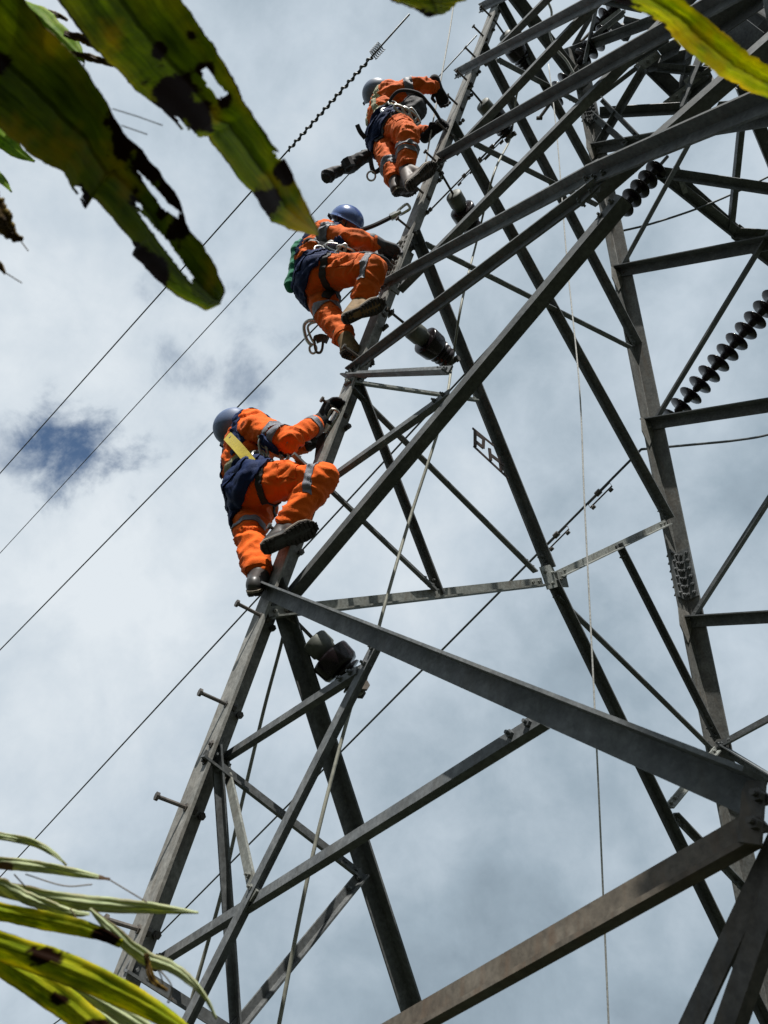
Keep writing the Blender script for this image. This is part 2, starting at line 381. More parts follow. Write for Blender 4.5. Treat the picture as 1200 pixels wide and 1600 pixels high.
# inner side of the left face
LF = 'left'
def inner(q0, q1, s, edge='top', name='diagonal_brace', m='steel', off=0.018, **k): return brace(LF, q0, q1, s, edge, -1, off, name, m, **k)
inner((434, 955), (640, 1600), 0.104, 'top', ext1=0.7, ext0=0.14)
inner((640, 368), (850, 892), 0.090, 'top')
inner((855, 912), (1188, 1600), 0.086, 'top', ext1=0.3)
inner((698, 200), (1037, 815), 0.095, 'top', off=0.020)
inner((747, 77), (988, 543), 0.095, 'top', off=0.022)
inner((770, 0), (921, 277), 0.095, 'top', ext0=0.4)
inner((783, -14), (905, 146), 0.150, 'top', ext0=0.4)
inner((553, 605), (679, 934), 0.058, 'top', 'secondary_strut', off=0.030, ext0=0.10)
inner((556, 618), (832, 893), 0.060, 'low', 'cross_brace', off=0.012, ext0=0.10)
inner((866, 932), (1104, 1166), 0.060, 'low', 'cross_brace', off=0.012)
inner((655, 385), (976, 545), 0.062, 'low', 'cross_brace', off=0.034)
inner((735, 230), (925, 324), 0.070, 'low', 'cross_brace', off=0.034)
inner((770, 98), (897, 164), 0.070, 'low', 'cross_brace', off=0.034)
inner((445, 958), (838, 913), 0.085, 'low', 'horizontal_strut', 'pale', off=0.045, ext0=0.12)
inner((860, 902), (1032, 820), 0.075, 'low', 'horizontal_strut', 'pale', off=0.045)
inner((953, 855), (1106, 1158), 0.062, 'top', 'secondary_strut', off=0.056)
inner((512, 778), (668, 926), 0.045, 'low', 'secondary_strut', off=0.060, ext0=0.30)
inner((558, 605), (736, 630), 0.042, 'low', 'secondary_strut', 'pale', off=0.045, ext0=0.12)
inner((355, 1214), (552, 1366), 0.052, 'low', 'secondary_strut', off=0.045, ext0=0.16)
inner((553, 1362), (352, 1604), 0.058, 'low', 'secondary_strut', off=0.060, ext1=0.3)
inner((330, 1190), (357, 1600), 0.050, 'top', 'secondary_strut', 'steel', off=0.045, ext1=0.3, ext0=0.06)
inner((225, 1528), (400, 1640), 0.055, 'low', 'secondary_strut', off=0.045, ext0=0.10)
inner((1040, 1275), (1150, 1390), 0.062, 'top', 'secondary_strut', off=0.050)
inner((1105, 1172), (1030, 1260), 0.055, 'low', 'secondary_strut', 'pale', off=0.060)
# back face
BK = 'back'
def far(q0, q1, s, edge='top', name='diagonal_brace', m='steel', off=0.020, **k): return brace(BK, q0, q1, s, edge, -1, off, name, m, **k)
far((964, 429), (1200, 386), 0.125, 'top', ext1=1.4)
far((1010, 667), (1200, 638), 0.125, 'top', ext1=2.2)
far((1072, 973), (1200, 966), 0.115, 'top', ext1=3.0)
far((928, 238), (1112, 208), 0.120, 'top', ext1=0.9)
far((880, 92), (1000, 48), 0.110, 'top', ext1=0.4)
far((976, 418), (1118, 158), 0.075, 'low', 'cross_brace', off=0.03, ext1=0.6)
far((1030, 655), (1185, 400), 0.075, 'low', 'cross_brace', off=0.03, ext1=1.2)
far((1087, 965), (1200, 790), 0.072, 'low', 'cross_brace', off=0.03, ext1=2.0)
far((1126, 1166), (1200, 1126), 0.065, 'low', 'cross_brace', off=0.03, ext1=2.2)
far((1125, 1166), (1200, 1212), 0.085, 'top', 'diagonal_brace', ext1=2.5)
far((940, 232), (1012, 112), 0.095, 'top', 'cross_brace', off=0.03)
far((936, 160), (1002, 110), 0.075, 'low', 'cross_brace', off=0.05)
far((932, 185), (984, 230), 0.085, 'top', 'secondary_strut', off=0.06)
far((947, 162), (1006, 222), 0.065, 'top', 'secondary_strut', off=0.07)
far((900, 77), (937, 12), 0.09, 'low', 'cross_brace', off=0.03, ext1=0.3)
far((935, 60), (982, 22), 0.07, 'low', 'cross_brace', off=0.05)
far((920, 105), (942, 2), 0.07, 'low', 'secondary_strut', off=0.07)
# the face out of the picture to the right, mirrored from the left one
for za, zb, s in ((3.40, 0.3, .11), (6.2, 2.6, .1), (7.2, 4.6, .1), (8.6, 6.4, .1)):
    brace('right', None, None, s, 'top', -1, 0.02, P0=legpt(1, -1, za), P1=legpt(1, 1, zb))
    brace('right', None, None, s*0.8, 'low', -1, 0.04, 'cross_brace', P0=legpt(1, 1, za), P1=legpt(1, -1, zb))
# doubled angles that rise to the node beside the camera
brace(FR, (1216, 1305), (1078, 1600), 0.046, 'top', -1, 0.0, ext1=1.4, m='bolt', bolts=False, t=0.006)
brace(FR, (1216, 1380), (1140, 1600), 0.042, 'low', -1, -0.012, ext1=1.4, m='bolt', bolts=False, t=0.006)
# nodes
plate(FR, (1199, 1282), (0.036, 0.095), 0.036, 'bolt', ang=0.3, bolts=[(-0.012, 0.024), (-0.010, -0.018)])
plate(FR, (936, 292), (0.15, 0.10), 0.0145, 'steel', bolts=[(-0.05, 0), (0.05, 0.02)])
plate(LF, (848, 905), (0.13, 0.15), -0.062, 'pale', ang=0.5, bolts=[(-0.035, 0.035), (0.035, 0.02), (0, -0.045)])
plate(LF, (866, 910), (0.09, 0.10), -0.072, 'pale', ang=0.3, bolts=[(-0.02, 0.0), (0.022, 0.02)])
for y, w in ((452, .2), (690, .2), (990, .2), (250, .18)):
    P = legpt(-1, 1, legz(y, -1, 1)); P = P + np.array([0.012, -0.10, 0.03])
    plate(LF, P, (0.16, 0.22), -0.016, 'leg', pts=[(-0.08, -0.02), (0.0, -0.14), (0.08, 0.02), (0.08, 0.12), (-0.08, 0.12)], bolts=[(0.02, 0.06)])
# splice on the far leg
def splice(ya, yb):
    za, zb = legz(yb, -1, 1), legz(ya, -1, 1); A = legpt(-1, 1, za); B = legpt(-1, 1, zb); ax = unit(B-A)
    i = np.array([LT+0.001, -LT-0.001, 0]); bm = bmesh.new(); ex = np.array([1., 0, 0]); ey = np.array([0, -1., 0])
    add_prism(bm, [(0, 0), (.114, 0), (.114, .012), (.012, .012), (.012, .114), (0, .114)], A+i, B+i, ex, ey)
    L = np.linalg.norm(B-A)
    for k in range(6):
        c = A + ax*(L*(0.09+0.164*k)) + i
        for s in (0.04, 0.088):
            add_bolt(bm, c+ex*s+ey*0.012, np.array([0, -1., 0]), 0.014, 0.012); add_bolt(bm, c+ey*s+ex*0.012, np.array([1., 0, 0]), 0.014, 0.012)
            add_bolt(bm, c+ey*s-ex*0.016, np.array([-1., 0, 0]), 0.014, 0.012)
    build('splice_plate', bm, M['steel'], TOWER)
splice(868, 942)
splice(165, 200)
# dark splice with bolt heads on the near leg, beside the middle climber
za, zb = legz(448), legz(385)
A = legpt(-1, -1, za); B = legpt(-1, -1, zb); bm = bmesh.new()
add_prism(bm, [(-.012, -.012), (.12, -.012), (.12, -.0015), (-.0015, -.0015), (-.0015, .10), (-.012, .10)], A, B, np.array([1., 0, 0]), np.array([0, 1., 0]))
for k in range(8):
    c = A + (B-A)*(0.05+0.128*k)
    add_bolt(bm, c+np.array([0.03, -0.012, 0]), np.array([0, -1., 0]), 0.018, 0.03); add_bolt(bm, c+np.array([0.09, -0.012, 0]), np.array([0, -1., 0]), 0.018, 0.02)
    add_bolt(bm, c+np.array([-0.012, 0.05, 0]), np.array([-1., 0, 0]), 0.018, 0.03)
build('splice_plate', bm, M['leg'], TOWER)
# step bolts
z0 = legz(975); zs = [z0 + 0.42*k for k in range(-4, 17)]
for i, z in enumerate(zs):
    for k in range(2):
        bm = bmesh.new()
        if k == 0: P = legpt(-1, -1, z) + np.array([0.085, 0, 0]); d = fnormal('front')
        else: P = legpt(-1, -1, z) + np.array([0, 0.085, 0]); d = fnormal('left')
        a, b = P - d*0.035, P + d*0.135
        add_cyl(bm, a, b, 0.0085, 8); add_cyl(bm, b, b+d*0.012, 0.0175, 8); add_cyl(bm, P+d*0.001, P+d*0.018, 0.0165, 6); add_cyl(bm, P-d*(LT+0.018), P-d*(LT+0.001), 0.0165, 6)
        build('step_bolt', bm, M['bolt'], TOWER)
# loose connection bolts where the lower strut meets the leg
for dz in (0.0, -0.07):
    bm = bmesh.new(); P = legpt(-1, -1, legz(1175)+dz); add_bolt(bm, P+np.array([.10, 0, 0]), fnormal('front'), 0.016, 0.02)
    build('node_bolt', bm, M['bolt'], TOWER)

# crossarm beyond the far legs, seen through the top of the tower
def bar(q0, z0, q1, z1, s, name='crossarm_strut', m='steel', P0=None, P1=None):
    A = AT(q0, z0) if P0 is None else P0; B = AT(q1, z1) if P1 is None else P1
    ax = unit(B-A); n = unit(np.cross(ax, np.cross(np.array([0, 0, 1.]), ax))) if abs(ax[2]) < 0.95 else np.array([0, -1., 0]); v = np.cross(n, ax)
    bm = bmesh.new(); h = s/2; t = 0.008
    add_prism(bm, [(-h, 0), (h, 0), (h, -s), (h-t, -s), (h-t, -t), (-h, -t)], A, B, v, n)
    return build(name, bm, M[m], TOWER)
bar((1030, 266), 7.9, (1300, 306), 7.4, 0.085); bar((1030, 266), 7.9, (1150, 361), 8.3, 0.10); bar((1148, 357), 8.3, (1230, 420), 8.5, 0.13)
bar((1050, 268), 7.95, (1150, 357), 8.35, 0.09); bar((1150, 361), 8.3, (1290, 369), 8.0, 0.09); bar((1163, 150), 7.6, (1142, 354), 8.3, 0.085)
bar((1158, 130), 7.6, (1215, 270), 8.0, 0.13); bar((937, 173), 7.9, (1062, 166), 7.6, 0.085); bar((1120, 165), 7.5, (1166, 162), 7.6, 0.085)
bar((1000, 85), 8.1, (1064, 147), 8.0, 0.13); bar((1013, 98), 8.05, (1076, 84), 7.9, 0.11); bar((1028, 103), 8.0, (1110, 110), 7.8, 0.07)
bar((1077, 82), 7.9, (1064, 140), 8.0, 0.085); bar((1094, 90), 7.9, (1060, 175), 7.9, 0.11); bar((1022, 70), 8.0, (1022, 92), 8.0, 0.06)
bar((1030, 80), 7.9, (1060, 66), 7.7, 0.11); bar((967, 110), 7.9, (1045, 62), 7.6, 0.035); bar((1062, 145), 8.0, (1100, 148), 8.0, 0.10)
bar((1056, 150), 8.0, (1110, 112), 7.8, 0.12); bar((975, 30), 8.1, (1010, 38), 8.0, 0.07); bar((955, 35), 8.2, (985, 58), 8.1, 0.09)
bar((1066, 70), 6.2, (1190, -16), 5.7, 0.13); bar((1108, 14), 6.3, (1182, 72), 6.0, 0.20); bar((1138, 0), 6.6, (1196, 54), 6.3, 0.15); bar((1170, -20), 6.6, (1206, 52), 6.2, 0.17)
bar((1175, 100), 6.2, (1215, 70), 6.0, 0.12); bar((1186, 40), 6.1, (1240, 100), 6.0, 0.12); bar((915, -15), 7.6, (1010, 5), 7.4, 0.11)
bm = bmesh.new(); a = AT((1056, 258), 7.9); b = AT((1071, 302), 8.0); u = unit(b-a); add_prism(bm, [(-.03, -.004), (.03, -.004), (.03, .004), (-.03, .004)], a, b, unit(np.cross(u, CF)), CF); build('hanger_plate', bm, M['pale'], TOWER)
for q, z in (((1058, 152), 7.85), ((1090, 118), 7.85), ((1012, 96), 7.9), ((955, 32), 8.0)):
    bm = bmesh.new(); c = AT(q, z); w = CR*0.12+CU*0.09
    add_prism(bm, [(-.05, -.005), (.05, -.005), (.05, .005), (-.05, .005)], c-w, c+w, unit(np.cross(unit(w), CF)), CF)
    for s in (-0.6, 0, 0.6): add_bolt(bm, c+w*s-CF*0.005, -CF, 0.02, 0.02)
    build('hanger_plate', bm, M['pale'], TOWER)

# ------------------------------------------------------------------ post insulators carrying the earth cable down the inside of the near leg
POSTG = 'post insulators down the climbed leg'
CLAMPS = []
def post_insulator(q0, qc, label, ybr, wide=1.0):
    """q0: end of the bracket at the leg, qc: where the cable is clamped"""
    z = legz(ybr); P = legpt(-1, -1, z); zd = topix(P)[2]
    A = AT(q0, zd - 0.02)
    r = ray(qc); t = (A[2]-0.02-CAM[2])/r[2]; B = CAM + r*t          # roughly level
    L = np.linalg.norm(B-A)
    if L > 0.62 or L < 0.3: B = AT(qc, zd-0.15); L = np.linalg.norm(B-A)
    ax = unit(B-A); k = L/0.50*1.0
    root = thing('post_insulator', label, 'insulator', A, POSTG)
    bm = bmesh.new(); S = P + np.array([0.08, 0.05, 0.0]); w = unit(A-S); s1 = unit(np.cross(w, np.array([0, 0, 1.])))
    add_prism(bm, [(-.022, -.004), (.022, -.004), (.022, .004), (-.022, .004)], S, A+w*0.02, np.array([0, 0, 1.]), s1)
    build('bracket', bm, M['pale'], root)
    bm = bmesh.new(); add_cyl(bm, A-ax*0.04, A+ax*0.17*k, 0.009, 8)
    add_cyl(bm, A-ax*0.045, A-ax*0.03, 0.018, 6); add_cyl(bm, A-ax*0.012, A+ax*0.006, 0.02, 6); build('rod', bm, M['bolt'], root)
    bm = bmesh.new(); add_lathe(bm, A, ax, [(.155*k, .02), (.157*k, .058), (.165*k, .064), (.232*k, .064), (.240*k, .055), (.275*k, .050)], 24); build('metal_cap', bm, M['cap'], root, True)
    bm = bmesh.new(); add_lathe(bm, A, ax, [(.270*k, .045), (.272*k, .088), (.276*k, .097), (.29*k, .099), (.355*k, .095), (.372*k, .085), (.378*k, .050), (.386*k, .046), (.392*k, .078), (.398*k, .080), (.404*k, .046),
        (.418*k, .042), (.424*k, .074), (.430*k, .075), (.436*k, .042), (.452*k, .038), (.458*k, .070), (.463*k, .070), (.47*k, .03)], 28); build('porcelain_bell', bm, M['porcelain'], root, True)
    bm = bmesh.new(); add_lathe(bm, A, ax, [(.465*k, .025), (.47*k, .034), (.50*k, .034), (.505*k, .02), (.52*k, .02)], 14)
    c = A+ax*0.515*k; u = unit(np.cross(ax, np.array([0, 0, 1.]))); add_cyl(bm, c-u*0.05, c+u*0.05, 0.016, 8); add_cyl(bm, c-u*0.055, c-u*0.035, 0.024, 6); add_cyl(bm, c+u*0.035, c+u*0.055, 0.024, 6)
    build('cable_clamp', bm, M['bolt'], root)
    CLAMPS.append(c)
post_insulator((458, 966), (563, 1074), "lowest porcelain post insulator, under the lowest climber's boots", 955)
post_insulator((612, 489), (704, 564), 'porcelain post insulator beside the boots of the middle climber', 500)
post_insulator((690, 272), (745, 368), 'porcelain post insulator just under the boots of the topmost climber', 285)
post_insulator((733, 137), (796, 212), "porcelain post insulator level with the topmost climber's raised hand", 140)
post_insulator((770, 28), (826, 108), 'uppermost porcelain post insulator, above all three climbers', 30)

# ------------------------------------------------------------------ wires
def xline(q0, z0, q1, dy=0.0):
    """a point at depth z0, and where the ray of q1 meets the vertical plane that the line along -x runs in"""
    S = AT(q0, z0); r = ray(q1); t = (S[1]+dy-CAM[1])/r[1]; return S, CAM+r*t
def zline(q0, z0, q1, z1): return AT(q0, z0), AT(q1, z1)
def wire(pts, r, name, label, cat='wire', m='cable', group=None, n=8, parent=None):
    bm = bmesh.new(); add_tube(bm, pts, r, n); o = build(name, bm, M[m], parent, True)
    if label: tag(o, label, cat, group)
    return o
def onward(S, E, n=10):                       # carry a span on past the picture's edge, levelling out
    d = E-S; pts = [E]; v = d*0.5
    for i in range(n): v = v*np.array([1, 1, 0.62]); pts.append(pts[-1]+v)
    return [p for p in pts if p[2] > 0.6]
WG = 'overhead wires running off to the lower left'
def span(q0, z0, q1, z1, r, label, extra=()):
    S, E = zline(q0, z0, q1, z1); pts = list(extra) + [S + (E-S)*t for t in np.linspace(0, 1, 10)] + onward(S, E)[1:]
    return wire(pts, r, 'overhead_wire', label, group=WG), S, E
# depths grow to the lower left because the lines run away from the tower
o1, S1, E1 = span((640, 22), 8.6, (-20, 762), 15.0, 0.0105, 'topmost wire at the upper left, with a twisted grip wound round it')
o2, S2, E2 = span((745, 55), 9.6, (-20, 886), 17.5, 0.0085, 'thin wire passing behind the topmost climber to the left edge')
o3, S3, E3 = span((790, 208), 6.6, (-20, 1036), 10.5, 0.0085, 'wire passing just behind the middle climber down to the left edge')
o4, S4, E4 = span((932, 362), 7.9, (-20, 1392), 15.0, 0.0125, 'wire passing behind the boots of the lowest climber to the lower left')
o5, S5, E5 = span((1002, 702), 7.0, (180, 1530), 12.0, 0.0120, 'wire with clips running behind the lower bracing under the climbers')
# twisted grip on the topmost wire
d = unit(E1-S1); u, v = perp(d); L1 = np.linalg.norm(E1-S1)
def param(S, E, q):
    best = min(np.linspace(0, 1, 2001), key=lambda t: (topix(S+(E-S)*t)[0]-q[0])**2+(topix(S+(E-S)*t)[1]-q[1])**2); return best
ta, tb = param(S1, E1, (582, 90)), param(S1, E1, (455, 240)); pts = []
Lg = (tb-ta)*L1; turns = 14
for i in range(turns*12+1):
    t = i/(turns*12); a = t*turns*2*math.pi; c = S1+(E1-S1)*(ta+(tb-ta)*t); pts.append(c+(u*math.cos(a)+v*math.sin(a))*0.020)
w = wire(pts, 0.012, 'twisted_grip', 'dark twisted grip wound round the topmost wire', 'wire grip')
ta = param(S1, E1, (597, 72)); tb = param(S1, E1, (583, 88)); pts = []
for i in range(73):
    t = i/72; a = t*6*2*math.pi; c = S1+(E1-S1)*(ta+(tb-ta)*t); pts.append(c+(u*math.cos(a)+v*math.sin(a))*0.06)
wire(pts, 0.005, 'wire_coil', 'loose thin coil of wire near the top of the twisted grip', 'wire coil')
# clip-on dampers
def damper(S, E, q, label, group, sc=1.0):
    t = param(S, E, q); c = S+(E-S)*t; d = unit(E-S); dn = np.array([0, 0, -1.]); dn = unit(dn-d*(dn@d)); s = np.cross(d, dn)
    root = thing('wire_damper', label, 'damper', c, group)
    bm = bmesh.new(); h = 0.055*sc; l = 0.15*sc; c2 = c+dn*0.035*sc
    loop = [c2-d*l-dn*h*.4, c2+d*l-dn*h*.4, c2+d*l+dn*h*.6, c2-d*l+dn*h*.6]
    add_tube(bm, loop, 0.008*sc, 6, True); build('frame', bm, M['bolt'], root)
    bm = bmesh.new(); add_cyl(bm, c-d*0.03*sc, c+d*0.03*sc, 0.028*sc, 8); build('clamp', bm, M['bolt'], root)
    for sg in (-1, 1):
        bm = bmesh.new(); p = c2+d*sg*l*0.8+dn*h*0.6; add_cyl(bm, p, p+dn*0.04*sc, 0.008*sc, 6); add_cyl(bm, p+dn*0.03*sc-d*0.02, p+dn*0.03*sc+d*0.02, 0.016*sc, 8); build('weight', bm, M['bolt'], root)
DG = 'clip dampers on the wires'
damper(S5, E5, (937, 772), 'upper clip damper on the lower wire, just left of the far leg', DG, 1.0)
damper(S5, E5, (872, 838), 'lower clip damper on the lower wire, by the bracing joint', DG, 1.0)
damper(S4, E4, (875, 426), 'clip damper half behind the big diagonal, nearer the far leg', DG, 0.9)
damper(S4, E4, (808, 500), 'clip damper half behind the big diagonal, farther from the far leg', DG, 0.9)
damper(S3, E3, (770, 232), 'clip damper nearest the porcelain insulator by the topmost climber', DG, 0.75)
damper(S3, E3, (752, 253), 'clip damper between the topmost insulators, second along its wire', DG, 0.75)
damper(S3, E3, (727, 277), 'clip damper close to the insulator under the topmost boots', DG, 0.6)
# jumpers on the far side
wire(spline([AT(q, z) for q, z in (((1002, 702), 7.0), ((1035, 699), 7.1), ((1090, 694), 7.3), ((1150, 688), 7.5), ((1205, 678), 7.7), ((1290, 650), 8.0))]), 0.0125, 'jumper_wire', 'dark slack wire curving right below the long insulator string', group=None)
wire(spline([AT(q, z) for q, z in (((905, 388), 7.75), ((918, 378), 7.8), ((950, 366), 7.8), ((1020, 349), 7.9), ((1110, 318), 8.1), ((1205, 274), 8.3), ((1300, 225), 8.5))]), 0.0115, 'jumper_wire', 'dark slack wire rising to the right edge above the long insulator string')
# earth cable clipped to the posts, the tail of a second one, and hanging ropes
tail = [AT((552, 1092), topix(CLAMPS[0])[2]+0.02), AT((490, 1330), 3.0), AT((436, 1600), 2.75), AT((400, 1800), 2.6)]
wire(spline([CLAMPS[4], AT((809, 142), 6.2), CLAMPS[3], AT((772, 270), 5.6), CLAMPS[2], AT((722, 470), 4.95), CLAMPS[1], AT((692, 648), 4.2), AT((640, 812), 3.85), AT((600, 950), 3.55), CLAMPS[0]] + tail[0:]), 0.0085, 'earth_cable', 'grey green cable clipped along the porcelain post insulators', 'cable', 'earth')
wire(spline([AT((446, 965), 3.55), AT((440, 1004), 3.5), AT((412, 1110), 3.4), AT((372, 1280), 3.25), AT((345, 1400), 3.15), AT((300, 1560), 3.05), AT((270, 1680), 3.0)]), 0.0085, 'down_cable', 'short grey cable dropping between the near leg and the thick dark brace', 'cable', 'earth')
wire(spline([AT(q, z) for q, z in (((857, 100), 6.9), ((870, 210), 6.4), ((886, 408), 5.7), ((905, 600), 5.1), ((913, 780), 4.7), ((925, 1020), 4.3), ((936, 1250), 4.0), ((951, 1600), 3.7), ((957, 1760), 3.6))]), 0.0052, 'hand_line', 'long pale rope hanging straight down through the middle of the tower', 'rope', 'rope')
wire(spline([AT(q, z) for q, z in (((712, -20), 6.9), ((704, 40), 6.6), ((690, 118), 6.25), ((672, 215), 5.85), ((664, 262), 5.7))]), 0.0065, 'life_line', 'pale rope hanging beside the raised arm of the topmost climber', 'rope', 'rope')
# tie ropes at the top of the far leg
wire(spline([AT(q, z) for q, z in (((855, 0), 7.5), ((862, 20), 7.5), ((859, 50), 7.5), ((868, 75), 7.5), ((885, 95), 7.6), ((898, 118), 7.6))], 5), 0.012, 'tie_rope', 'frayed pale rope tied at the top of the far leg', 'rope', 'rope')

# ------------------------------------------------------------------ insulator strings (chains of discs)
def string(q0, z0, q1, z1, n, label, r=0.118):
    A, B = zline(q0, z0, q1, z1); ax = unit(B-A); L = np.linalg.norm(B-A); st = L/n
    root = thing('insulator_string', label, 'insulator string', A, 'chains of brown insulator discs')
    for i in range(n):
        bm = bmesh.new(); c = A+ax*st*(i+0.25)
        add_lathe(bm, c, ax, [(-.02, .016), (0.0, .034), (.04, .038), (.048, .055), (.052, r*.80), (.058, r*.97), (.064, r), (.070, r*.97), (.062, r*.86), (.072, r*.82), (.062, r*.66), (.073, r*.62), (.062, r*.42), (.075, .026), (st-.03, .016)], 22)
        build('disc', bm, M['porcelain'], root, True)
    bm = bmesh.new(); add_cyl(bm, A-ax*0.16, A, 0.018, 8); bb = bmesh.new(); add_cyl(bb, B-ax*0.03, B+ax*0.18, 0.018, 8); build('end_fitting', bb, M['bolt'], root); add_cyl(bm, A-ax*.16-CR*.03, A-ax*.16+CR*.03, .02, 8)
    build('end_fitting', bm, M['bolt'], root)
string((1040, 664), 7.0, (1212, 462), 7.06, 12, 'long slanting chain of brown discs at the right edge')
string((966, 334), 7.75, (1028, 262), 7.88, 5, 'short chain of brown discs tucked under the crossing of big beams')
string((858, 164), 7.8, (886, 126), 7.75, 3, 'few dark discs peeping out beside the white rope near the top')
string((902, 100), 8.1, (945, 52), 8.05, 4, 'dark discs high up between the top of the far leg and a thin strut')
string((925, 48), 8.6, (960, 12), 8.55, 3, 'uppermost dark discs, beside the tip of the yellow leaf')
string((1036, 216), 8.1, (1072, 186), 8.1, 3, 'dark discs above the big right-hand beam, mostly behind it')
# chain link between the short string and its wire
bm = bmesh.new()
for i in range(4):
    c = AT((918+i*9, 378-i*10), 7.82); d = unit(AT((930, 365), 7.8)-AT((918, 378), 7.8)); s = perp(d)[i % 2]
    add_tube(bm, [c+d*.05*math.cos(a)+s*.025*math.sin(a) for a in np.linspace(0, 2*math.pi, 12, endpoint=False)], .009, 6, True)
tag(build('chain_link', bm, M['bolt'], None, True), 'short dark chain joining the short disc string to its wire', 'chain')

# ------------------------------------------------------------------ iron number frame on the long dark brace
def sign_bar(bm, q0, q1, w=0.022, d=0.05):
    n = fnormal('left'); a = fp(LF, q0)-n*d; b = fp(LF, q1)-n*d; ax = unit(b-a); v = np.cross(n, ax)
    add_prism(bm, [(-w/2, -.003), (w/2, -.003), (w/2, .003), (-w/2, .003)], a, b, v, n)
root = thing('number_frame', 'small iron frame with cut-out characters fixed to the long dark brace', 'sign', fp(LF, (760, 700)))
bm = bmesh.new(); sign_bar(bm, (730, 674), (763, 701), 0.014); sign_bar(bm, (731, 702), (785, 752), 0.014, .053); build('rail', bm, M['sign'], root)
bm = bmesh.new()
for a, b in (((733, 679), (733, 703)), ((733, 681), (748, 692)), ((746, 690), (745, 706)), ((734, 695), (746, 705))): sign_bar(bm, a, b, 0.024, 0.05+random.uniform(-.004, .004)+.008)
build('character', bm, M['sign'], root)
bm = bmesh.new()
for a, b in (((755, 706), (757, 725)), ((756, 715), (778, 732)), ((771, 718), (774, 741))): sign_bar(bm, a, b, 0.024, 0.05+random.uniform(-.004, .004)+.008)
build('character', bm, M['sign'], root)

# ------------------------------------------------------------------ people
FWD = unit(np.array([1., 1., 0])); RGT = unit(np.array([1., -1., 0])); UPV = np.array([0, 0, 1.])
def icos(bm, c, r, axes=None, seg=14):
    """ellipsoid: r scalar or (a,b,c) along axes"""
    r = (r, r, r) if np.isscalar(r) else r; A = np.eye(3) if axes is None else np.array(axes)
    rings = []
    for i in range(1, seg):
        th = math.pi*i/seg
        rings.append([bm.verts.new(V(c + A[0]*r[0]*math.sin(th)*math.cos(p) + A[1]*r[1]*math.sin(th)*math.sin(p) + A[2]*r[2]*math.cos(th))) for p in np.linspace(0, 2*math.pi, seg*2, endpoint=False)])
    t = bm.verts.new(V(c+A[2]*r[2])); b = bm.verts.new(V(c-A[2]*r[2])); n = seg*2
    for x, y in zip(rings, rings[1:]):
        for k in range(n): bm.faces.new((x[k], y[k], y[(k+1) % n], x[(k+1) % n]))
    for k in range(n):
        bm.faces.new((t, rings[0][k], rings[0][(k+1) % n])); bm.faces.new((b, rings[-1][(k+1) % n], rings[-1][k]))
def capsule(bm, A, B, ra, rb, n=16):
    """round cone from A to B"""
    A = np.array(A, float); B = np.array(B, float); ax = unit(B-A); u, v = perp(ax); rings = []
    prof = [(-math.cos(t)*ra, math.sin(t)*ra, 0) for t in np.linspace(0.25, math.pi/2, 5)] + [(math.sin(t)*rb, math.cos(t)*rb, 1) for t in np.linspace(0, math.pi/2-0.25, 5)]
    for d, r, e in prof:
        o_ = (A if e == 0 else B) + ax*d
        rings.append([bm.verts.new(V(o_ + (u*math.cos(a)+v*math.sin(a))*r)) for a in np.linspace(0, 2*math.pi, n, endpoint=False)])
    for a, b in zip(rings, rings[1:]):
        for k in range(n): bm.faces.new((a[k], a[(k+1) % n], b[(k+1) % n], b[k]))
    bm.faces.new(rings[0][::-1]); bm.faces.new(rings[-1])
def fuse(name, bm, m, parent, voxel=0.012, smooth=5, wrinkle=None, fac=0.5):
    """melt overlapping closed pieces into ONE continuous surface"""
    me = bpy.data.meshes.new(name); bmesh.ops.recalc_face_normals(bm, faces=bm.faces[:]); bm.to_mesh(me); bm.free()
    tmp = bpy.data.objects.new('fuse_tmp', me); COL.objects.link(tmp)
    r = tmp.modifiers.new('r', 'REMESH'); r.mode = 'VOXEL'; r.voxel_size = voxel
    if smooth:
        s = tmp.modifiers.new('s', 'SMOOTH'); s.factor = fac; s.iterations = smooth
    dg = bpy.context.evaluated_depsgraph_get(); dg.update()
    out = bpy.data.meshes.new_from_object(tmp.evaluated_get(dg)); bpy.data.objects.remove(tmp); bpy.data.meshes.remove(me)
    out.name = name; out.materials.clear(); out.materials.append(m)
    if wrinkle:
        n = len(out.vertices); co_ = np.empty(n*3); out.vertices.foreach_get('co', co_); co_ = co_.reshape(-1, 3)
        no = np.empty(n*3); out.vertices.foreach_get('normal', no); no = no.reshape(-1, 3)
        out.vertices.foreach_set('co', (co_ + no*wrinkle(co_)[:, None]).ravel())
    out.shade_smooth()
    o_ = bpy.data.objects.new(name, out); COL.objects.link(o_)
    if parent: attach(o_, parent)
    return o_
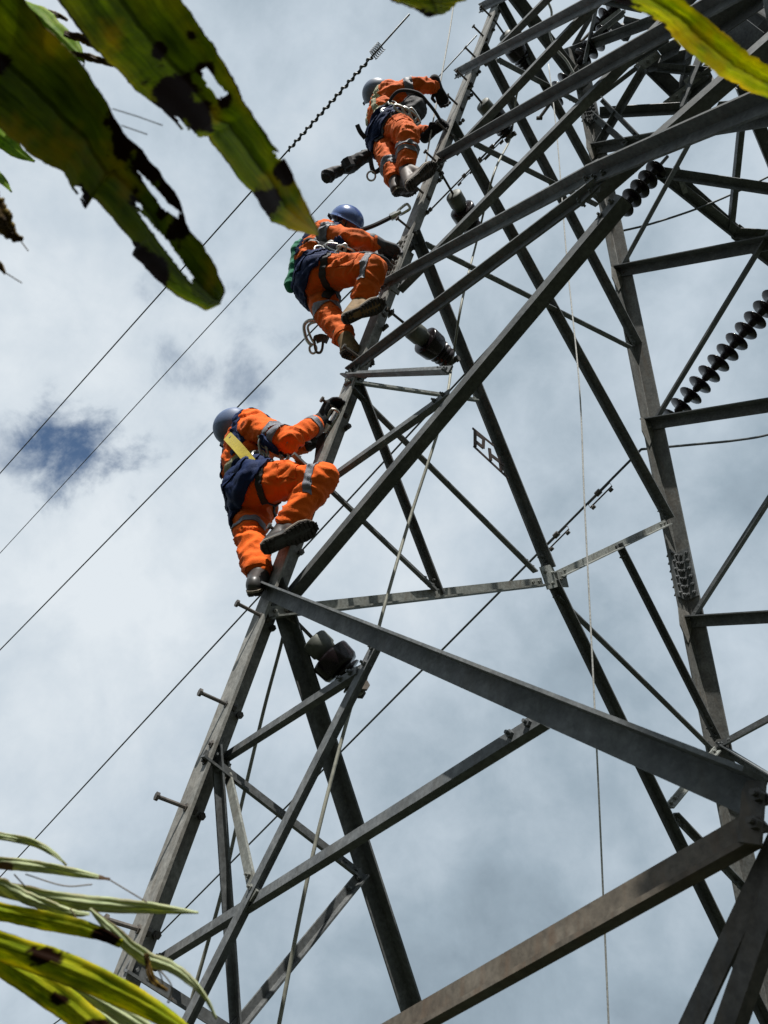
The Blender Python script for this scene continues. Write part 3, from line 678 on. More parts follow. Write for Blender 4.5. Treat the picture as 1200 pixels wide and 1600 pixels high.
def wrap(name, src, field, m, parent, lift=0.004, thick=0.004, root=None):
    """a band lying on a garment: the garment's own surface where field > 0, cut along field = 0, lifted and given thickness"""
    off = np.array(root.location) if root else np.zeros(3)
    bm = bmesh.new(); bm.from_mesh(src.data); bm.normal_update()
    g = field(np.array([v_.co[:] for v_ in bm.verts]) + off); val = {v_: float(x) for v_, x in zip(bm.verts, g)}
    far_ = [v_ for v_ in bm.verts if val[v_] <= 0 and all(val[e_.other_vert(v_)] <= 0 for e_ in v_.link_edges)]
    bmesh.ops.delete(bm, geom=far_, context='VERTS')
    if not bm.faces: bm.free(); return None
    nrm = {v_: v_.normal.copy() for v_ in bm.verts}
    for e_ in bm.edges[:]:
        x, y = e_.verts
        if (val[x] > 0) != (val[y] > 0):
            t = val[x]/(val[x]-val[y]); t = min(0.98, max(0.02, t)); n_ = (nrm[x]*(1-t)+nrm[y]*t).normalized()
            _, nv = bmesh.utils.edge_split(e_, x, t); val[nv] = 0.0; nrm[nv] = n_
    for f in bm.faces[:]:
        z = [v_ for v_ in f.verts if val[v_] == 0.0]
        if len(z) == 2:
            try: bmesh.utils.face_split(f, z[0], z[1])
            except Exception: pass
    bmesh.ops.delete(bm, geom=[f for f in bm.faces if sum(val[v_] for v_ in f.verts) <= 0], context='FACES')
    bmesh.ops.delete(bm, geom=[v_ for v_ in bm.verts if not v_.link_faces], context='VERTS')
    for v_ in bm.verts: v_.co += nrm[v_]*lift
    vs_ = bm.verts[:]; cp = {v_: bm.verts.new(v_.co+nrm[v_]*thick) for v_ in vs_}
    bot = bm.faces[:]; edges = [e_ for e_ in bm.edges if e_.is_boundary]
    for f in bot: bm.faces.new([cp[v_] for v_ in f.verts])
    for e_ in edges:
        x, y = e_.verts; bm.faces.new((x, y, cp[y], cp[x]))
    bmesh.ops.recalc_face_normals(bm, faces=bm.faces[:])
    me = bpy.data.meshes.new(name); bm.to_mesh(me); bm.free(); me.materials.append(m); me.shade_smooth()
    try: me.set_sharp_from_angle(angle=math.radians(50))
    except Exception: pass
    o_ = bpy.data.objects.new(name, me); COL.objects.link(o_); o_.parent = parent
    return o_
def folds(amp=0.010, seed=0.):
    def f(co_):
        out = np.empty(len(co_))
        for i, p in enumerate(co_):
            w = noise.noise(Vector((p[0]*5, p[1]*5+seed, p[2]*5)))*0.6
            q = Vector((p[0]*7+seed+w, p[1]*7-w, p[2]*15+w*2)); a = noise.noise(q)*1.25
            q2 = Vector((p[0]*16+seed-w, p[1]*16+3, p[2]*32+w*3)); b = noise.noise(q2)
            out[i] = amp*((0.42-abs(a)**0.8)*1.5 + (0.36-abs(b)**0.8)*0.75)
        return out
    return f
def hand(wrist, d, pn, side, m, parent, name='glove', curl=1.0, grip=None, sc=1.0):
    """gloved hand: palm, four bent fingers of unequal length and a thumb leaving the side of the palm"""
    d = unit(d); pn = unit(pn - d*(pn@d)); s = np.cross(d, pn)*side; bm = bmesh.new()
    capsule(bm, wrist-d*0.05, wrist+d*0.01, 0.038*sc, 0.034*sc)
    for k in (-1, 0, 1): capsule(bm, wrist+d*0.01+s*0.012*k, wrist+d*0.085*sc+s*0.024*k*sc, 0.021*sc, 0.019*sc)
    for k, ln in ((-1.5, .072), (-.5, .084), (.5, .080), (1.5, .064)):
        p = wrist+d*0.088*sc+s*0.0195*k*sc; dd = d
        for j, (fr, b) in enumerate(((.44, .55), (.32, .75), (.24, .55))):
            a = b*curl; dd = unit(dd*math.cos(a)+np.cross(np.cross(d, pn), dd)*math.sin(a)*1.0); q = p+dd*ln*fr*sc
            capsule(bm, p, q, (0.0108-j*0.0008)*sc, (0.0100-j*0.0008)*sc, 10); p = q
    p = wrist+d*0.025+s*0.03*sc; dd = unit(d*0.6+s*0.7+pn*0.45); q = p+dd*0.045*sc; capsule(bm, p, q, 0.0135*sc, 0.012*sc, 10)
    dd = unit(d*0.8+pn*0.6-s*0.1); capsule(bm, q, q+dd*0.036*sc, 0.0115*sc, 0.010*sc, 10)
    return fuse(name, bm, m, parent, 0.0052, 3)
def boot(ankle, knee, heel, toe, mats, parent, label=None):
    upper, solem = mats
    ax = unit(toe-heel); mid = (heel+toe)/2; up = ankle-mid; up = unit(up-ax*(up@ax)); sd = np.cross(ax, up); L = 0.295
    h0 = mid-ax*L/2; shin = unit(knee-ankle)
    bm = bmesh.new(); T = 0.030
    capsule(bm, ankle+shin*0.10, ankle, 0.056, 0.052); capsule(bm, ankle, h0+ax*0.055+up*0.055, 0.05, 0.042)
    capsule(bm, h0+ax*0.05+up*0.05, h0+ax*0.16+up*0.048, 0.042, 0.043); capsule(bm, ankle-shin*0.0+ax*0.01, h0+ax*0.17+up*0.062, 0.045, 0.038)
    icos(bm, h0+ax*0.215+up*0.045, (0.078, 0.052, 0.040), (ax, sd, up)); icos(bm, h0+ax*0.15+up*0.04, (0.07, 0.043, 0.036), (ax, sd, up))
    b = fuse('boot', bm, upper, parent, 0.008, 4)
    bm = bmesh.new(); out = [(0, 0), (.008, .026), (.03, .036), (.075, .035), (.12, .033), (.17, .044), (.215, .051), (.255, .044), (.283, .024), (.295, 0)]
    pr = out + [(x, -y) for x, y in out[-2:0:-1]]
    add_prism(bm, pr, h0+up*0.012, h0+up*T, ax, sd)
    sole_bm = bm
    bm = bmesh.new(); add_prism(bm, [(x*1.01-0.0015, y*1.05) for x, y in pr], h0+up*(T-0.004), h0+up*(T+0.007), ax, sd); build('welt', bm, M['welt'], b)
    bm = sole_bm
    for x in np.arange(0.02, 0.285, 0.022):
        w = float(np.interp(x, [a for a, _ in out], [c for _, c in out]))*0.88
        if 0.085 < x < 0.118: continue
        for s in (-1, 1):
            add_prism(bm, [(x-.007, s*w*.12), (x+.007, s*w*.12+s*0.002), (x+.009, s*w), (x-.005, s*w)], h0+up*0.006, h0+up*0.013, ax, sd)
    build('sole', bm, solem, b)
    bm = bmesh.new()
    for t in (0.0, 0.25, 0.5, 0.75, 1.0):
        c = (ankle+ax*0.045+up*0.01)*(1-t)+(h0+ax*0.18+up*0.098)*t; w = 0.022
        add_tube(bm, [c-sd*w-up*0.004, c+up*0.006, c+sd*w-up*0.004], 0.0035, 6)
    build('laces', bm, M['darkrope'], b)
    return b
def helmet(c, up, fw, m, parent, r=0.107):
    up = unit(up); fw = unit(fw-up*(fw@up)); sd = np.cross(fw, up); bm = bmesh.new(); rings = []
    for i, th in enumerate(np.linspace(0.02, 1.62, 12)):
        ring = []
        for p in np.linspace(0, 2*math.pi, 40, endpoint=False):
            rx, ry, rz = r*1.16, r*0.96, r*1.02
            ridge = 1+0.028*math.exp(-(math.sin(p)*math.sin(th)*3.5)**2)*(1 if math.cos(p) > -2 else 0)
            ring.append(c+(fw*math.cos(p)*rx*math.sin(th)+sd*math.sin(p)*ry*math.sin(th))*ridge+up*rz*math.cos(th)*ridge)
        rings.append(ring)
    brim = [q+(unit(q-c-up*((q-c)@up)))*(0.010+0.035*max(0, math.cos(p))**2)-up*(0.006+0.012*max(0, math.cos(p))**2) for q, p in zip(rings[-1], np.linspace(0, 2*math.pi, 40, endpoint=False))]
    rings.append(brim); rings.append([q-up*0.007 for q in brim])
    inn = [c+(q-c)*0.955-up*0.004 for q in rings[11]]; rings.append(inn)
    for th in np.linspace(1.4, 0.1, 7): rings.append([c+(fw*math.cos(p)*r*1.08*math.sin(th)+sd*math.sin(p)*r*.90*math.sin(th))+up*r*.94*math.cos(th) for p in np.linspace(0, 2*math.pi, 40, endpoint=False)])
    vr = [[bm.verts.new(V(q)) for q in rg] for rg in rings]
    for a, b in zip(vr, vr[1:]):
        for k in range(40): bm.faces.new((a[k], a[(k+1) % 40], b[(k+1) % 40], b[k]))
    bm.faces.new(vr[0][::-1]); bm.faces.new(vr[-1])
    h = build('helmet', bm, m, parent, True)
    bm = bmesh.new()
    for s in (-1, 1):
        add_tube(bm, spline([c+sd*s*r*.90+fw*0.03-up*0.005, c+sd*s*r*.72+fw*.035-up*.09, c+fw*.06-up*.165]), 0.006, 6)
        add_tube(bm, spline([c+sd*s*r*.88-fw*0.05-up*0.005, c+sd*s*r*.74-fw*.01-up*.075, c+sd*s*r*.72+fw*.035-up*.09]), 0.006, 6)
    build('chin_strap', bm, M['black'], h)
    bm = bmesh.new(); add_prism(bm, [(-.012, -.05), (.012, -.05), (.012, .05), (-.012, .05)], c-fw*r*1.17-up*0.02, c-fw*r*1.22-up*0.02, up, sd); build('size_dial', bm, M['black'], h)
    return h
def ring(bm, c, n, R, r, k=20, sx=1.0):
    u, v = perp(unit(n)); add_tube(bm, [c+u*R*sx*math.cos(a)+v*R*math.sin(a) for a in np.linspace(0, 2*math.pi, k, endpoint=False)], r, 8, True)
def carabiner(bm, c, d, w, L=0.11, W=0.055, r=0.0055):
    d = unit(d); w = unit(w-d*(w@d)); pts = []
    for a in np.linspace(0, 2*math.pi, 24, endpoint=False):
        x, y = math.cos(a), math.sin(a); pts.append(c+d*L/2*np.sign(x)*abs(x)**.6+w*W/2*np.sign(y)*abs(y)**.6*(0.75+0.25*x))
    add_tube(bm, pts, r, 8, True)

def climber(label, J, look, S):
    """J: joints as (pixel x, pixel y, depth); the pixel is only used to read the pose off the photograph"""
    P = {k: AT(v[:2], v[2]) for k, v in J.items()}
    for a, b in (('hipR', 'kneeR'), ('kneeR', 'ankleR'), ('hipL', 'kneeL'), ('kneeL', 'ankleL'), ('shoulderR', 'elbowR'), ('elbowR', 'wristR'), ('shoulderL', 'elbowL'), ('elbowL', 'wristL'), ('pelvis', 'neck'), ('neck', 'head'), ('shoulderR', 'shoulderL'), ('hipR', 'hipL'), ('heelR', 'toeR'), ('heelL', 'toeL')):
        if S.get('debug'): print('BONE', label[:12], a, b, round(float(np.linalg.norm(P[a]-P[b])), 2))
    root = thing('person', label, 'person', P['pelvis'], 'line workers climbing the tower')
    up_t = unit(P['neck']-P['pelvis']); rt = unit(P['shoulderR']-P['shoulderL']); fw = unit(np.cross(up_t, rt)); rt = np.cross(fw, up_t)
    hr = unit(P['hipR']-P['hipL'])
    look = unit(look); hu = unit(P['head']-P['neck']) if 'crown' not in S else unit(CR*S['crown'][0]+CU*S['crown'][1]+CF*S['crown'][2]); hf = unit(look-hu*(look@hu)); hs = np.cross(hf, hu)
    # continuous body
    bm = bmesh.new(); H = P['head']
    icos(bm, H+hu*0.01, (0.088, 0.070, 0.108), (hf, hs, hu)); icos(bm, H-hu*0.07+hf*0.03, (0.065, 0.056, 0.062), (hf, hs, hu))
    icos(bm, H-hu*0.025+hf*0.10, (0.022, 0.014, 0.024), (hf, hs, hu), 8); icos(bm, H-hu*0.078+hf*0.092, (0.012, 0.024, 0.010), (hf, hs, hu), 8); icos(bm, H-hu*.115+hf*.075, (.02, .022, .016), (hf, hs, hu), 8)
    for s in (-1, 1):
        icos(bm, H+hs*s*0.076-hu*0.015, (0.018, 0.010, 0.030), (hf, hs, hu), 8); icos(bm, H+hs*s*0.032+hu*.018+hf*.085, (.012, .022, .010), (hf, hs, hu), 8)
    capsule(bm, P['neck']-up_t*0.03, H-hu*0.05, 0.058, 0.054)
    icos(bm, P['chest'], (0.10, 0.15, 0.17), (fw, rt, up_t)); icos(bm, P['waist'], (0.09, 0.13, 0.13), (fw, rt, up_t)); icos(bm, P['pelvis'], (0.10, 0.14, 0.12), (fw, hr, up_t))
    for s in 'RL':
        capsule(bm, P['neck']-up_t*.06, P['shoulder'+s], 0.06, 0.055); capsule(bm, P['shoulder'+s], P['elbow'+s], 0.05, 0.04); capsule(bm, P['elbow'+s], P['wrist'+s], 0.04, 0.028)
        capsule(bm, P['hip'+s], P['knee'+s], 0.085, 0.055); capsule(bm, P['knee'+s], P['ankle'+s], 0.055, 0.04); capsule(bm, P['ankle'+s], (P['heel'+s]+P['toe'+s])/2*.5+P['ankle'+s]*.5, .04, .035)
    body = fuse('body', bm, M['skin'], root, 0.010, 3)
    bm = bmesh.new()
    for s in (-1, 1): icos(bm, H+hs*s*0.032+hu*0.005+hf*0.086, (0.010, 0.013, 0.010), (hf, hs, hu), 8)
    build('eyes', bm, M['eye'], body, True)
    bm = bmesh.new(); icos(bm, H+hu*0.035-hf*0.012, (0.090, 0.073, 0.088), (hf, hs, hu)); build('hair', bm, M['black'], root, True)
    # coverall
    g = S.get('girth', 1.0); bm = bmesh.new()
    icos(bm, P['chest'], (0.125*g, 0.175*g, 0.19), (fw, rt, up_t)); icos(bm, P['waist'], (0.122*g, 0.158*g, 0.17), (fw, rt, up_t)); icos(bm, P['pelvis'], (0.130*g, 0.165*g, 0.140), (fw, hr, up_t))
    capsule(bm, P['waist'], P['chest'], 0.135*g, 0.14*g)
    capsule(bm, P['neck']-up_t*0.05, P['neck']+up_t*0.01, 0.078, 0.068)
    cuff = {}
    for s in 'RL':
        capsule(bm, P['neck']-up_t*0.08, P['shoulder'+s], 0.072, 0.074)
        capsule(bm, P['chest'], P['shoulder'+s], 0.10, 0.076)
        we = P['elbow'+s]*.20+P['wrist'+s]*.80
        capsule(bm, P['shoulder'+s], P['elbow'+s], 0.074*g, 0.057*g); capsule(bm, P['elbow'+s], we, 0.058*g, 0.047*g)
        capsule(bm, P['hip'+s], P['knee'+s], 0.115*g, 0.078*g); capsule(bm, P['pelvis']-up_t*0.02, P['hip'+s], 0.125*g, 0.125*g)
        ae = P['knee'+s]*.16+P['ankle'+s]*.84
        capsule(bm, P['knee'+s], P['knee'+s]*.5+ae*.5, 0.078*g, 0.074*g); capsule(bm, P['knee'+s]*.5+ae*.5, ae, 0.074*g, 0.066*g)
    cov = fuse('coverall', bm, M[S['cloth']], root, 0.0095, 5, folds(0.019, S.get('seed', 0)))
    def seg(a, b, t0, t1, rmax=0.16):
        A, B = P[a], P[b]; d = B-A; L2 = d@d
        def pr(c):
            t = (c-A)@d/L2; q = A+np.clip(t, 0, 1)[:, None]*d; return np.minimum(np.minimum(t-t0, t1-t)*math.sqrt(L2), rmax-np.linalg.norm(c-q, axis=1))
        return pr
    for a, b, t0, t1, rm in S['bands']: wrap('reflective_band', cov, seg(a, b, t0, t1, rm), M['band'], cov, 0.003, 0.003, root)
    def pocket(a, b, side, t0, t1, w):
        A, B = P[a], P[b]; d = unit(B-A); L_ = np.linalg.norm(B-A); o_ = unit(side-d*(side@d)); x_ = np.cross(d, o_)
        def pr(c):
            q = c-A; t = q@d; r_ = q-t[:, None]*d; return np.minimum.reduce([t-t0*L_, t1*L_-t, w-np.abs(r_@x_), r_@o_-0.03, 0.17-np.linalg.norm(r_, axis=1)])
        return pr
    for s, sg in (('R', 1), ('L', -1)):
        wrap('pocket', cov, pocket('hip'+s, 'knee'+s, rt*sg, 0.40, 0.74, 0.065), M[S['cloth']], cov, 0.001, 0.005, root)
        wrap('pocket_flap', cov, pocket('hip'+s, 'knee'+s, rt*sg, 0.38, 0.47, 0.072), M[S['cloth']], cov, 0.006, 0.004, root)
        wrap('cuff', cov, seg('elbow'+s, 'wrist'+s, 0.70, 0.83, 0.08), M['band' if S.get('palecuff') and s == 'R' else S['cloth']], cov, 0.001, 0.004, root)
        wrap('trouser_hem', cov, seg('knee'+s, 'ankle'+s, 0.84, 0.94, 0.11), M[S['cloth']], cov, 0.001, 0.004, root)
    # harness: padded belt round the back and seat, leg loops, shoulder straps
    pv, wt = P['pelvis'], P['waist']; ax = unit(wt-pv); L = np.linalg.norm(wt-pv)
    def belt(c):
        q = c-pv; h = q@ax; f = q@fw; r_ = np.linalg.norm(q-h[:, None]*ax, axis=1)
        lo = np.interp(f, [-0.16, 0.02, 0.12], S.get('belt_lo', [-0.22, -0.09, 0.06])); hi = np.interp(f, [-0.16, 0.1], S.get('belt_hi', [0.11, 0.15]))
        return np.minimum.reduce([h-lo, hi-h, 0.30-r_, 0.17-f])
    B = wrap('padded_belt', cov, belt, M['navy'], root, 0.008, 0.012, root)
    def rim(c):
        q = c-pv; h = q@ax; f = q@fw; hi = np.interp(f, [-0.16, 0.1], S.get('belt_hi', [0.11, 0.15])); return np.minimum.reduce([h-hi+0.012, hi+S.get('rim', 0.03)-h, 0.27-np.linalg.norm(q-h[:, None]*ax, axis=1)])
    wrap('belt_rim', cov, rim, M[S.get('rimmat', 'pad')], B, 0.006, 0.008, root)
    def stripes(c):
        q = c-pv; h = q@ax; f = q@fw; lo = np.interp(f, [-0.16, 0.02, 0.12], S.get('belt_lo', [-0.22, -0.09, 0.06])); hi = np.interp(f, [-0.16, 0.1], S.get('belt_hi', [0.11, 0.15])); t = (h-lo)/(hi-lo)
        return np.minimum.reduce([(t-.50)*.2, (.66-t)*.2, 0.16-f, hi-lo-0.05, 0.27-np.linalg.norm(q-h[:, None]*ax, axis=1)])
    wrap('belt_webbing', cov, stripes, M['black'] if S.get('webblack') else M['navy'], B, 0.024, 0.005, root)
    for s in 'RL': wrap('leg_loop', cov, seg('hip'+s, 'knee'+s, 0.16, 0.27, 0.19), M['black'], root, 0.004, 0.005, root)
    for s, k in ((1, 'R'), (-1, 'L')):
        def strap(c, s=s):
            q = c-P['chest']; x = q@rt*s; h = q@up_t; sh = (P['shoulder'+('R' if s > 0 else 'L')]-P['chest'])@rt*s
            return np.minimum.reduce([x-sh*.42, sh*.42+0.05-x, h+0.22, 0.32-np.linalg.norm(q, axis=1)])
        wrap('shoulder_strap', cov, strap, M[S.get('strap', 'strap')], root, 0.004, 0.004, root)
    helmet(H+hu*0.028-hf*0.008, unit(hu-hf*S.get('nod', 0.0)), hf, M[S['helmet']], root)
    for s, sg in (('R', 1), ('L', -1)):
        d = P['hand'+s]-P['wrist'+s]; hand(P['wrist'+s]+unit(d)*0.0, d, S.get('palm'+s, FWD*0.3-UPV), sg, M[S['glove']], root, curl=S.get('curl', 0.9), sc=1.22)
        boot(P['ankle'+s], P['knee'+s], P['heel'+s], P['toe'+s], (M[S['boot']], M['sole']), root)
    # metalwork on the belt
    fr = pv+ax*0.09+fw*0.15
    bm = bmesh.new(); ring(bm, pv+ax*0.10+rt*0.19+fw*0.02, rt, 0.032, 0.006); build('d_ring', bm, M['bright'], B); bm = bmesh.new(); ring(bm, fr, fw, 0.03, 0.006); build('d_ring', bm, M['bright'], B)
    for i in range(S.get('hooks', 3)):
        bm = bmesh.new(); carabiner(bm, fr+rt*(0.14-0.05*i)+up_t*(0.02-0.02*i)+fw*(0.03+0.012*(i % 2)), unit(rt*0.3*(i-1)-up_t+fw*.4), fw+rt*0.6); build('carabiner', bm, M['bright'], B)
    return root, P, dict(up=up_t, rt=rt, fw=fw, cov=cov, belt=B)

LG = -1
c1, P1, A1 = climber('lowest of three climbers, in bright orange coveralls with one knee raised', dict(
    pelvis=(392, 768, 4.02), waist=(384, 730, 4.16), chest=(392, 690, 4.27), neck=(385, 668, 4.36), head=(371, 670, 4.42),
    hipR=(402, 757, 3.93), kneeR=(503, 747, 3.76), ankleR=(444, 828, 3.70), heelR=(420, 856, 3.47), toeR=(488, 826, 3.53),
    hipL=(398, 790, 4.10), kneeL=(390, 832, 3.84), ankleL=(404, 900, 3.58), heelL=(399, 932, 3.46), toeL=(412, 912, 3.68),
    shoulderR=(400, 668, 4.10), elbowR=(452, 690, 3.92), wristR=(500, 658, 4.08), handR=(511, 640, 4.12),
    shoulderL=(382, 690, 4.46), elbowL=(440, 700, 4.48), wristL=(488, 690, 4.30), handL=(503, 683, 4.22)),
    FWD+UPV*0.1, dict(cloth='orange', seed=1.0, helmet='helmet', glove='glove', boot='boot_black', strap='navy', palecuff=1, palmR=FWD-UPV*.6, crown=(-.70, .55, -.42),
    bands=[('shoulderR', 'elbowR', 0.50, 0.60, 0.12), ('shoulderR', 'elbowR', 0.65, 0.80, 0.12), ('shoulderL', 'elbowL', 0.5, 0.7, 0.12), ('hipR', 'kneeR', 0.88, 0.99, 0.14), ('hipL', 'kneeL', 0.88, 1.01, .14)], debug=1))
c2, P2, A2 = climber('middle climber in worn orange coveralls with a green bag at the back', dict(
    pelvis=(494, 440, 4.92), waist=(490, 410, 5.04), chest=(505, 388, 5.14), neck=(522, 366, 5.22), head=(541, 352, 5.28),
    hipR=(503, 428, 4.84), kneeR=(586, 420, 4.62), ankleR=(562, 474, 4.60), heelR=(541, 500, 4.38), toeR=(600, 474, 4.44),
    hipL=(500, 455, 5.00), kneeL=(512, 492, 4.74), ankleL=(540, 530, 4.50), heelL=(541, 556, 4.40), toeL=(580, 572, 4.60),
    shoulderR=(510, 368, 5.00), elbowR=(556, 373, 4.84), wristR=(592, 381, 4.90), handR=(606, 388, 4.92),
    shoulderL=(520, 378, 5.34), elbowL=(560, 388, 5.24), wristL=(590, 402, 5.04), handL=(604, 404, 4.96)),
    FWD-UPV*0.1, dict(cloth='orange_worn', seed=5.0, helmet='helmet_blue', glove='glove_grey', boot='boot_tan', strap='navy', rim=0.02, rimmat='navy', crown=(.40, .85, -.12),
    bands=[('shoulderR', 'elbowR', -0.05, 0.25, 0.13), ('hipR', 'kneeR', 0.86, 0.99, .14), ('hipL', 'kneeL', 0.84, 1.0, .14)], debug=1))
c3, P3, A3 = climber('topmost climber in orange coveralls bending forward with one arm raised', dict(
    pelvis=(604, 208, 5.86), waist=(600, 186, 5.98), chest=(606, 165, 6.06), neck=(604, 152, 6.14), head=(592, 150, 6.20),
    hipR=(616, 200, 5.78), kneeR=(638, 212, 5.42), ankleR=(634, 266, 5.34), heelR=(640, 293, 5.12), toeR=(683, 258, 5.18),
    hipL=(600, 218, 5.96), kneeL=(606, 245, 5.62), ankleL=(618, 284, 5.42), heelL=(622, 304, 5.34), toeL=(650, 302, 5.52),
    shoulderR=(618, 146, 5.94), elbowR=(656, 132, 5.88), wristR=(683, 136, 5.96), handR=(688, 148, 5.98),
    shoulderL=(610, 168, 6.20), elbowL=(640, 205, 6.10), wristL=(672, 208, 5.94), handL=(684, 198, 5.90)),
    FWD-UPV*0.3, dict(cloth='orange_worn', seed=9.0, helmet='helmet_grey', glove='glove', boot='boot', strap='pad', rim=0.025, crown=(-.45, .62, -.55),
    bands=[('shoulderR', 'elbowR', 0.45, 0.78, 0.12), ('kneeR', 'ankleR', 0.34, 0.44, .14), ('kneeR', 'ankleR', 0.49, 0.60, .14), ('kneeL', 'ankleL', .36, .54, .14)], hooks=4, debug=1))

# ------------------------------------------------------------------ gear hanging from the climbers
def webbing(name, pts, w, m, label, cat, parent=None, th=0.003, nrm=None):
    pts = [np.array(p) for p in spline(pts, 6)]; bm = bmesh.new(); rows = []
    for i, p in enumerate(pts):
        t = unit(pts[min(i+1, len(pts)-1)]-pts[max(i-1, 0)]); n = -CF if nrm is None else nrm; s = unit(np.cross(t, n)); k = np.cross(s, t)
        rows.append([bm.verts.new(V(p+s*w*a+k*th*b)) for a, b in ((-.5, -.5), (.5, -.5), (.5, .5), (-.5, .5))])
    for a, b in zip(rows, rows[1:]):
        for k in range(4): bm.faces.new((a[k], a[(k+1) % 4], b[(k+1) % 4], b[k]))
    bm.faces.new(rows[0][::-1]); bm.faces.new(rows[-1])
    o_ = build(name, bm, M[m], parent, False)
    if label: tag(o_, label, cat)
    return o_
# lowest climber: hook clipped at the leg below the raised glove, with its strap
root = thing('lanyard', 'black lanyard with a silver hook clipped to the leg under the raised glove', 'lanyard', AT((512, 668), 4.08))
bm = bmesh.new(); carabiner(bm, AT((516, 657), 4.08), AT((524, 645), 4.08)-AT((508, 675), 4.08), CR, 0.13, 0.06, 0.008); build('hook', bm, M['bright'], root)
bm = bmesh.new(); add_cyl(bm, AT((505, 675), 4.08), AT((513, 663), 4.08), 0.022, 10); build('swivel', bm, M['bright'], root)
webbing('strap', [AT((505, 676), 4.08), AT((499, 697), 4.06), AT((496, 722), 4.05), AT((497, 742), 4.05)], 0.035, 'black', None, None, root)
# second looped strap behind the lower climber's helmet
wire(spline([AT((357, 690), 4.35), AT((349, 702), 4.32), AT((349, 722), 4.28), AT((353, 742), 4.22)]), 0.007, 'hose_loop', 'thin black loop of cord below the lowest slate blue helmet', 'cord', 'black')
root = thing('tool_hook', 'blue and silver hooks hanging at the front of the lowest belt', 'tool hooks', AT((448, 702), 3.98))
webbing('strap', [AT((420, 690), 4.0), AT((436, 697), 3.96), AT((450, 712), 3.95)], 0.04, 'navy', None, None, root)
for i, (x, y, dx, dy) in enumerate(((455, 700, 14, -8), (440, 706, 8, 12), (411, 700, 3, 14))):
    bm = bmesh.new(); carabiner(bm, AT((x, y), 3.95), AT((x+dx, y+dy), 3.95)-AT((x, y), 3.95), CU, 0.10, 0.05, 0.007); build('hook', bm, M['bolt' if i == 0 else 'bright'], root)
# yellow strap down the lowest climber's back
webbing('back_strap', [AT((355, 681), 4.16), AT((372, 699), 3.98), AT((393, 724), 3.85)], 0.058, 'strap', None, None, c1, 0.004)
# middle climber
root = thing('tool_bag', "long green cloth bag hanging behind the middle climber's belt", 'bag', AT((462, 385), 5.06))
bm = bmesh.new(); pts = spline([AT((471, 380), 5.06), AT((462, 398), 5.03), AT((456, 422), 5.0), AT((455, 446), 4.97)], 6)
capsule(bm, pts[2], pts[-1], 0.044, 0.046); capsule(bm, pts[0], pts[4], 0.032, 0.044); fuse('bag', bm, M['green'], root, 0.009, 3, folds(0.009, 3.3))
bm = bmesh.new(); add_tube(bm, spline([AT((470, 381), 5.03), AT((478, 377), 5.0), AT((486, 383), 4.96)]), 0.011, 8); ring(bm, AT((484, 382), 4.95), CF, 0.035, 0.012); build('drawstring', bm, M['black'], root)
wire(spline([AT((510, 396), 4.82), AT((540, 399), 4.75), AT((575, 396), 4.72), AT((600, 404), 4.78), AT((608, 412), 4.84)]), 0.013, 'positioning_rope', "dark rope from the middle climber's belt round the tower leg", 'rope', 'darkrope')
root = thing('lanyard', 'dark lanyard with silver end running from the blue helmet up to a step bolt', 'lanyard', AT((600, 341), 5.2))
bm = bmesh.new(); add_tube(bm, spline([AT((563, 360), 5.2), AT((585, 352), 5.18), AT((612, 339), 5.2)]), 0.016, 8); build('cord', bm, M['darkrope'], root)
bm = bmesh.new(); add_cyl(bm, AT((610, 340), 5.2), AT((620, 335), 5.2), 0.026, 10); add_cyl(bm, AT((620, 335), 5.2), AT((626, 331), 5.2), 0.018, 10); build('swivel', bm, M['bright'], root)
bm = bmesh.new(); carabiner(bm, AT((630, 328), 5.22), AT((637, 323), 5.22)-AT((624, 332), 5.22), CU, 0.10, 0.055, 0.010); build('hook', bm, M['bright'], root)
root = thing('scaffold_hook', 'large silver hook dangling behind the calf of the middle climber', 'hook', AT((488, 520), 4.8))
bm = bmesh.new(); add_tube(bm, spline([AT(q, 4.78) for q in ((494, 500), (481, 502), (475, 511), (479, 530), (488, 541))]), 0.012, 8)
add_tube(bm, spline([AT(q, 4.78) for q in ((494, 503), (485, 506), (481, 513), (487, 530), (493, 538))]), 0.008, 8); build('hook', bm, M['bright'], root)
bm = bmesh.new(); ring(bm, AT((489, 545), 4.78), CF, 0.03, 0.008, 18, 0.75); build('eye_ring', bm, M['bright'], root)
bm = bmesh.new(); carabiner(bm, AT((498, 538), 4.78), CU, CR, 0.11, 0.07, 0.009); build('carabiner', bm, M['bolt'], root)
webbing('strap', [AT((493, 531), 4.78), AT((502, 528), 4.78), AT((512, 531), 4.76)], 0.05, 'boot', None, None, root, 0.02)
root = thing('tool_hook', "cluster of silver hooks along the top of the middle climber's belt", 'tool hooks', AT((520, 390), 4.86))
for x, y, dx, dy, z in ((496, 384, 10, 4, 4.92), (510, 388, 9, -6, 4.86), (524, 387, 12, 3, 4.82), (540, 392, 10, 5, 4.80), (532, 394, -6, 8, 4.80)):
    bm = bmesh.new(); carabiner(bm, AT((x, y), z), AT((x+dx, y+dy), z)-AT((x, y), z), CU+CR*.2, 0.12, 0.06, 0.009); build('hook', bm, M['bright'], root)
webbing('strap', [AT((492, 380), 4.93), AT((515, 386), 4.85), AT((548, 396), 4.80)], 0.045, 'black', None, None, root, 0.006)
